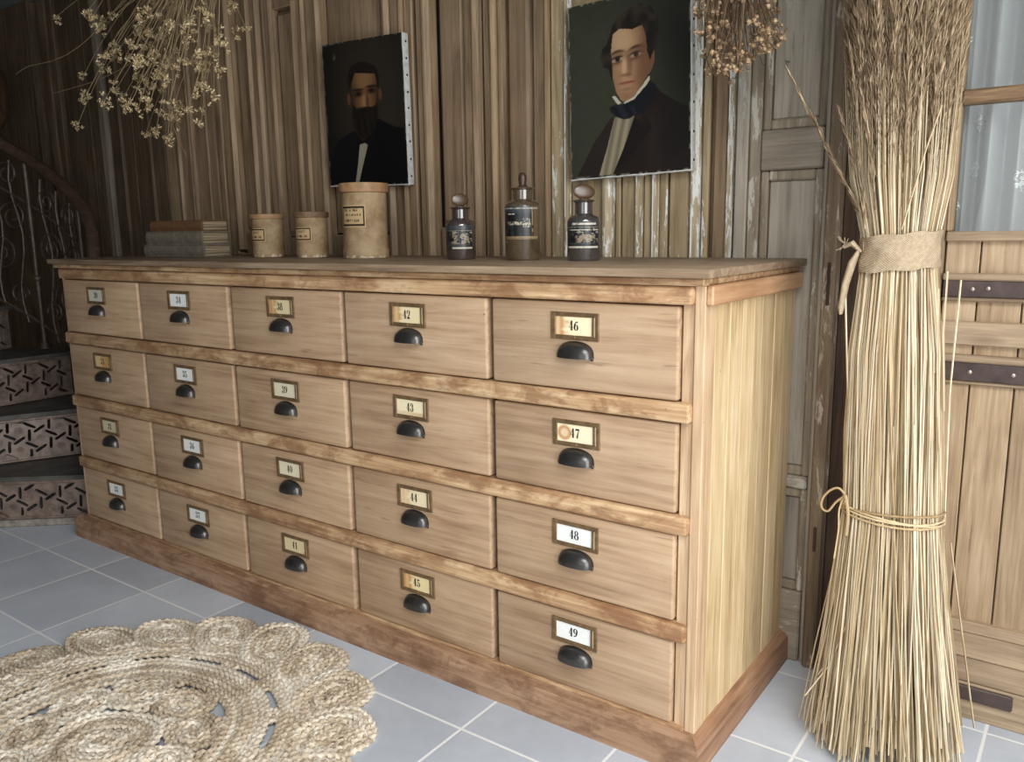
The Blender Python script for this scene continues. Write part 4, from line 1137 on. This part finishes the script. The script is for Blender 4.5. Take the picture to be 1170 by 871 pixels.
# burlap band, wrapped and knotted at the left
b = MB(); n = 56; vs = []; rows = 8
for j in range(rows + 1):
    for i in range(n):
        a = 2 * PI * i / n; z = .972 + .066 * j / rows + .006 * math.cos(a) * 1.0 + .0015 * math.sin(a * 7 + j)
        rr = .0695 + .0018 * math.sin(a * 5 + j * .8) + .0012 * math.sin(a * 11 - j)
        vs.append((.289 + rr * math.cos(a), YB + rr * math.sin(a) * .95, z))
b.add(vs, [(j * n + i, j * n + (i + 1) % n, (j + 1) * n + (i + 1) % n, (j + 1) * n + i) for j in range(rows) for i in range(n)])
b.build('burlap_band', M['burlap'], BX, smooth=60)
b = MB(); P = P_([(982, 285), (974, 300), (966, 325), (961, 352)], .25)
b.tube(P + [P[-1] + Vector((0, 0, -.012))], [.006, .014, .013, .011, .006], 10, flat=.5)
P = P_([(984, 288), (974, 278), (964, 282)], .25); b.tube(P, [.006, .012, .008], 8, flat=.5)
for k in range(14):
    q = P_([(966, 280)], .25)[0]; b.tube([q, q + Vector((rnd.uniform(-.022, .004), rnd.uniform(-.01, .01), rnd.uniform(-.012, .02)))], .0006, 4)
b.build('burlap_knot', M['burlap'], BX, smooth=60)
# twine loops and bow
b = MB()
for k in range(4):
    pts = []
    for i in range(60):
        a = 2 * PI * i / 60; z = .500 + .004 * k - .010 * math.sin(a + .6) * (k % 2) + (.010 * math.cos(a) if k == 3 else -.004 * math.cos(a))
        cx, r = prof_at(.5); pts.append((cx + (r + .003) * math.cos(a), YB + (r * .92 + .003) * math.sin(a), z))
    b.tube(pts, .0022, 6, closed=True, amp=.2, twist=900)
b.build('twine_tie', M['twine'], BX, smooth=60)
b = MB()
b.tube(smoothp(P_([(966, 566), (958, 558), (948, 561), (940, 570), (939, 580), (946, 584), (955, 574), (966, 566)], .23)), .0022, 6)
b.tube(smoothp(P_([(966, 566), (959, 582), (958, 606), (953, 638)], .23)), .0018, 6); b.tube(smoothp(P_([(966, 566), (969, 588), (967, 612)], .225)), .0032, 6)
b.build('twine_bow', M['twine'], BX, smooth=60)

# ------------------------------------------------------------------ braided jute rug
RC = Vector((-1.01, -.628, 0)); RUG = thing('braided_rug', 'round braided jute rug with petal edge on the tiles', 'rug', tuple(RC))
rr_ = .0068
def rope(b, pts, r=rr_, closed=False):
    b.tube(pts, r, 8, closed=closed, amp=.34, twist=330, lobes=2, flat=.85)
def resample(pts, step=.0052, closed=False):
    out = []; P = [Vector(p) for p in pts] + ([Vector(pts[0])] if closed else [])
    acc = 0; out.append(P[0])
    for a, c in zip(P, P[1:]):
        L = (c - a).length; d = step - acc
        while d <= L:
            out.append(a.lerp(c, d / L)); d += step
        acc = L - (d - step)
    return out
def zed(x, y): return .0085 + .0025 * math.sin(x * 19 + y * 7) * math.sin(y * 23 - x * 5) + .002
def nest(b, cx, cy, ang, a_, b_, tilt=0, squeeze=0):
    """nested oval coils, turned so that the first axis points outwards"""
    k = 0
    while True:
        A = a_ - rr_ - k * rr_ * 1.70; B = b_ - rr_ - k * rr_ * 1.70
        if min(A, B) < .003:
            L_ = max(A, B) - .004
            if L_ > .006:
                dx, dy = (math.cos(ang), math.sin(ang)) if A > B else (-math.sin(ang), math.cos(ang))
                rope(b, resample([(cx + dx * L_ * q, cy + dy * L_ * q, zed(cx, cy)) for q in (-1, -.5, 0, .5, 1)], .0034))
            else: b.ball((cx, cy, zed(cx, cy)), .006, 0, 8, 6)
            break
        pts = []
        n = max(14, int(2 * PI * max(A, B) / .005))
        for i in range(n):
            t = 2 * PI * i / n; ct, st_ = math.cos(t), math.sin(t); u = A * math.copysign(abs(ct) ** .8, ct); v = B * math.copysign(abs(st_) ** .8, st_) * (1 - squeeze * (math.cos(t) < 0) * abs(math.cos(t)) * .5)
            x = cx + u * math.cos(ang) - v * math.sin(ang); y = cy + u * math.sin(ang) + v * math.cos(ang)
            pts.append((x, y, zed(x, y) + .0024 * math.sin(k * 1.9 + ang * 3) + .0022 * math.sin(3 * t + k) + tilt * v))
        rope(b, resample(pts, .0034, True), closed=True)
        k += 1
b = MB(); nest(b, RC.x, RC.y, .5, .118, .110); b.build('centre_coil', M['rope'], RUG, smooth=60)
for i in range(7):
    a = 2 * PI * i / 7 + .25; b = MB(); nest(b, RC.x + .128 * math.cos(a), RC.y + .128 * math.sin(a), a, .016, .026); b.build('small_coil', M['rope'], RUG, smooth=60)
for i in range(9):
    a = 2 * PI * i / 9 + .1; b = MB(); nest(b, RC.x + .180 * math.cos(a), RC.y + .180 * math.sin(a), a + .35, .058, .072); b.build('inner_petal', M['rope'], RUG, smooth=60)
for i in range(12):
    a = 2 * PI * i / 12 + .37; b = MB(); nest(b, RC.x + .236 * math.cos(a), RC.y + .236 * math.sin(a), a, .016, .026); b.build('small_coil', M['rope'], RUG, smooth=60)
for (r0, r1) in ((.240, .334), (.350, .446)):
    b = MB(); r = r0 + rr_
    while r < r1 - rr_ * .5:
        pts = [(RC.x + (r + .004 * math.sin(5 * t + r * 9)) * math.cos(t), RC.y + (r + .004 * math.sin(5 * t + r * 9)) * math.sin(t), zed(RC.x + r * math.cos(t), RC.y + r * math.sin(t)) + .003 * math.sin(r * 160)) for t in [2 * PI * i / 420 for i in range(420)]]
        rope(b, resample(pts, .0034, True), closed=True); r += rr_ * 1.70
    b.build('braided_band', M['rope'], RUG, smooth=60)
for i in range(15):
    a = 2 * PI * i / 15 + .03; b = MB(); nest(b, RC.x + .343 * math.cos(a), RC.y + .343 * math.sin(a), a, .015, .030); b.build('small_coil', M['rope'], RUG, smooth=60)
for i in range(19):
    a = math.radians(37.5 + i * 360 / 19); a += rnd.uniform(-.015, .015); R_ = .472 + rnd.uniform(-.006, .006)
    b = MB(); nest(b, RC.x + R_ * math.cos(a), RC.y + R_ * math.sin(a), a + .55 + rnd.uniform(-.12, .12), .104 + rnd.uniform(-.005, .006), .084 + rnd.uniform(-.005, .005), .08, .3); b.build('petal', M['rope'], RUG, smooth=60)

# ------------------------------------------------------------------ cast-iron spiral staircase
SX, SY = -2.97, -.43; ST = thing('spiral_staircase', 'dark ornate spiral staircase with pierced risers and curved handrail', 'staircase', (SX, SY, 0))
A0, DA, RH, RO = 41.0, 25.4, .19, .80
def pol(a, r, z): return Vector((SX + r * math.cos(math.radians(a)), SY + r * math.sin(math.radians(a)), z))
def local_plate(a, z0):
    """matrix: local x = radius outwards, y = thickness (rising side +), z = up"""
    ar = math.radians(a); er = Vector((math.cos(ar), math.sin(ar), 0)); et = Vector((-math.sin(ar), math.cos(ar), 0))
    m = Matrix((er, et, Vector((0, 0, 1)))).transposed().to_4x4(); m.translation = Vector((SX, SY, z0)); return m
def riser(a, z0, h):
    b = MB(); b.box(.10, RO - .02, 0, .007, 0, h, .0)
    tmp = b.build('tmp_plate', M['cast'], smooth=0)
    c = MB(); gx, gz = .0705, .078
    def slot(x, z, ang, L=.046, w=.0112):
        if not (.13 < x < RO - .05): return
        pts = []
        for i in range(12):
            t = 2 * PI * i / 12; u = L / 2 * math.cos(t); v = w / 2 * math.sin(t); u = max(-L / 2, min(L / 2, u * 1.15)); v = max(-w / 2, min(w / 2, v * 1.4))
            pts.append((x + u * math.cos(ang) - v * math.sin(ang), z + u * math.sin(ang) + v * math.cos(ang)))
        if max(p[1] for p in pts) > h - .014 or min(p[1] for p in pts) < .014:
            zc = max(.014, min(h - .014, z)); pts = [(p[0], max(.014, min(h - .014, p[1]))) for p in pts]
            if max(p[1] for p in pts) - min(p[1] for p in pts) < .004: return
        c.prism(pts, -.02, .03)
    for i in range(0, 12):
        x = .10 + i * gx
        for j in range(-1, 4):
            z = .022 + j * gz + (gz / 2 if i % 2 else 0)
            slot(x, z, PI / 2 - .08); slot(x + .004, z - gz / 2, -.55); slot(x + gx / 2, z + gz * .28, .55)
    cut = c.build('tmp_cut', M['cast'], smooth=0)
    md = tmp.modifiers.new('b', 'BOOLEAN'); md.operation = 'DIFFERENCE'; md.object = cut; md.solver = 'EXACT'
    dg = bpy.context.evaluated_depsgraph_get(); ev = tmp.evaluated_get(dg)
    me = ev.to_mesh()
    out = MB(); out.add([v.co.copy() for v in me.vertices], [tuple(p.vertices) for p in me.polygons])
    ev.to_mesh_clear()
    bpy.data.objects.remove(tmp); bpy.data.objects.remove(cut)
    # raised rosettes and borders
    for i in range(0, 11):
        x = .10 + gx * .5 + i * gx
        for j in range(0, 3):
            z = .022 + (j - .22) * gz + (gz / 2 if i % 2 else 0)
            if .025 < z < h - .025 and x < RO - .05:
                for rad in (.0125, .007):
                    out.tube([(x + rad * math.cos(t), -.0005, z + rad * math.sin(t)) for t in [2 * PI * q / 16 for q in range(16)]], .0016, 5, closed=True)
                out.ball((x, -.001, z), .0035, 0, 7, 5, (1, .6, 1))
    out.box(.10, RO - .02, -.004, .006, 0, .009, .002); out.box(.10, RO - .02, -.006, .006, h - .011, h, .003)
    return out
NSTEP = 6
for k in range(NSTEP):
    a = A0 + DA * k; z0 = RH * k + (.028 if k == 0 else .004); h = RH * (k + 1) - .0165 - z0
    mlt = local_plate(a, z0)
    riser(a, z0, h).build('riser', M['cast'], ST, smooth=0, mat=mlt)
    # tread
    b = MB(); outer = []; n = 8
    a_s = a - 1.0; a_e = a + DA + 1.0
    top = [pol(a_s, .07, 0)] + [pol(a_s + (a_e - a_s) * i / n, RO + .01, 0) for i in range(n + 1)] + [pol(a_e, .07, 0)]
    z1 = RH * (k + 1)
    bm = bmesh.new(); lo = [bm.verts.new((p.x, p.y, z1 - .016)) for p in top]; hi = [bm.verts.new((p.x, p.y, z1)) for p in top]; m_ = len(top)
    bm.faces.new(lo[::-1]); bm.faces.new(hi)
    for i in range(m_): bm.faces.new((lo[i], lo[(i + 1) % m_], hi[(i + 1) % m_], hi[i]))
    bmesh.ops.bevel(bm, geom=[e for e in bm.edges if abs(e.verts[0].co.z - e.verts[1].co.z) < 1e-6], offset=.005, segments=2, affect='EDGES')
    b.addbm(bm); b.build('tread', M['treadm'], ST)
b = MB(); b.box(.05, RO + .02, -.012, .03, .0, .027, .005); b.build('stone_sill', M['stone'], ST, mat=local_plate(A0, 0))
b = MB(); b.lathe([(.055, 0), (.055, 2.1)], (SX, SY, 0), 20); b.build('centre_pole', M['bal'], ST)
def zn(a): return RH * (a - A0) / DA + RH * .55
RR = .815
rail = []
for i in range(60):
    a = 150 - (150 - 66) * i / 59
    rail.append(pol(a, RR, zn(a) + .80))
end = rail[-1]
for (a, dz) in [(63, -.035), (60.5, -.08), (58.5, -.14), (57.2, -.22), (56.6, -.32), (56.3, -.45), (56, -.6), (56, -.72)]: rail.append(pol(a, RR, end.z + dz))
b = MB(); b.tube(rail, .025, 12); b.build('handrail', M['handrail'], ST, smooth=60)
def scroll(b, a, z, size, turn, sgn, r=.006):
    pts = []
    for i in range(34):
        t = i / 33; th = t * turn * 2 * PI; rad = size * (1 - .82 * t)
        u = rad * math.cos(th) * sgn; v = rad * math.sin(th)
        pts.append(pol(a + math.degrees(u / RR), RR, z + v))
    b.tube(pts, [r * (1 - .4 * i / 33) for i in range(34)], 6)
for k in range(5):
    a = A0 + DA * k + 15; zt = RH * (k + 1)
    if a < 60: continue
    b = MB(); top = zn(a) + .785
    b.tube([pol(a, RR, zt + (top - zt) * i / 6) for i in range(7)], [.011, .009, .012, .008, .012, .009, .011], 8)
    b.tube([pol(a, RR, zt), pol(a, RR, zt + .03)], [.026, .016], 10)
    b.ball(pol(a, RR, zt + (top - zt) * .38), .018, 0, 10, 8); b.build('baluster', M['bal'], ST, smooth=60)
    b = MB(); zm = zn(a + DA / 2)
    for (da, dz, s_, tn, sg) in [(7, .68, .055, 1.7, 1), (18, .66, .06, 1.7, -1), (6.5, .50, .07, 1.8, 1), (18, .46, .075, 1.9, -1), (12, .30, .085, 1.8, 1), (7, .16, .05, 1.6, -1), (19, .18, .05, 1.6, 1)]:
        scroll(b, a + da, zn(a + da) + dz, s_, tn, sg)
    for da in (5, 12, 19): b.tube([pol(a + da + 1.5 * math.sin(i), RR, zn(a + da) + .05 + .70 * i / 9) for i in range(10)], .006, 6)
    b.tube([pol(a + DA * i / 8, RR, zn(a + DA * i / 8) + .08) for i in range(9)], .007, 6); b.tube([pol(a + DA * i / 8, RR, zn(a + DA * i / 8) + .60) for i in range(9)], .006, 6)
    b.build('scroll_panel', M['bal'], ST, smooth=60)
p = pol(117.5, RR, 0); zr = zn(117.5) + .80
b = MB(); b.lathe([(0, zr - .05), (.03, zr - .05), (.035, zr - .03), (.05, zr), (.035, zr + .03), (.05, zr + .05), (.078, zr + .10), (.088, zr + .17), (.082, zr + .24), (.06, zr + .31), (.035, zr + .35), (0, zr + .36)], (p.x, p.y, 0), 28)
b.build('newel_post', M['newel'], ST, smooth=60)

# ------------------------------------------------------------------ light
wld = bpy.data.worlds.new('World'); SC.world = wld; wld.use_nodes = True
bg = wld.node_tree.nodes['Background']; bg.inputs[0].default_value = (.95, .97, 1.0, 1); bg.inputs[1].default_value = .95
def area(name, loc, target, sx, sy, power, col):
    l = bpy.data.lights.new(name, 'AREA'); l.shape = 'RECTANGLE'; l.size = sx; l.size_y = sy; l.energy = power; l.color = col
    o = bpy.data.objects.new(name, l); COL.objects.link(o); o.location = loc
    o.rotation_euler = (Vector(target) - Vector(loc)).to_track_quat('-Z', 'Y').to_euler()
    return o
area('daylight_doorway', (2.03, -1.52, 1.02), (0, -1.52, .9), 2.1, 1.95, 60, (.97, .985, 1))
area('added_front_fill', (.75, -4.08, 1.32), (.7, 0, .6), 2.0, 1.2, 9, (.95, .98, 1))  # weak fill added behind the camera, source unseen
area('added_skylight', (1.12, -1.55, 2.16), (1.12, -1.549, 0), 1.3, 1.75, 62, (.96, .985, 1))  # unseen overhead light, added to brighten the floor
SC.view_settings.view_transform = 'Standard'; SC.view_settings.look = 'None'
SC.view_settings.gamma = 1; SC.view_settings.use_curve_mapping = False
SC.view_settings.exposure = 0.2
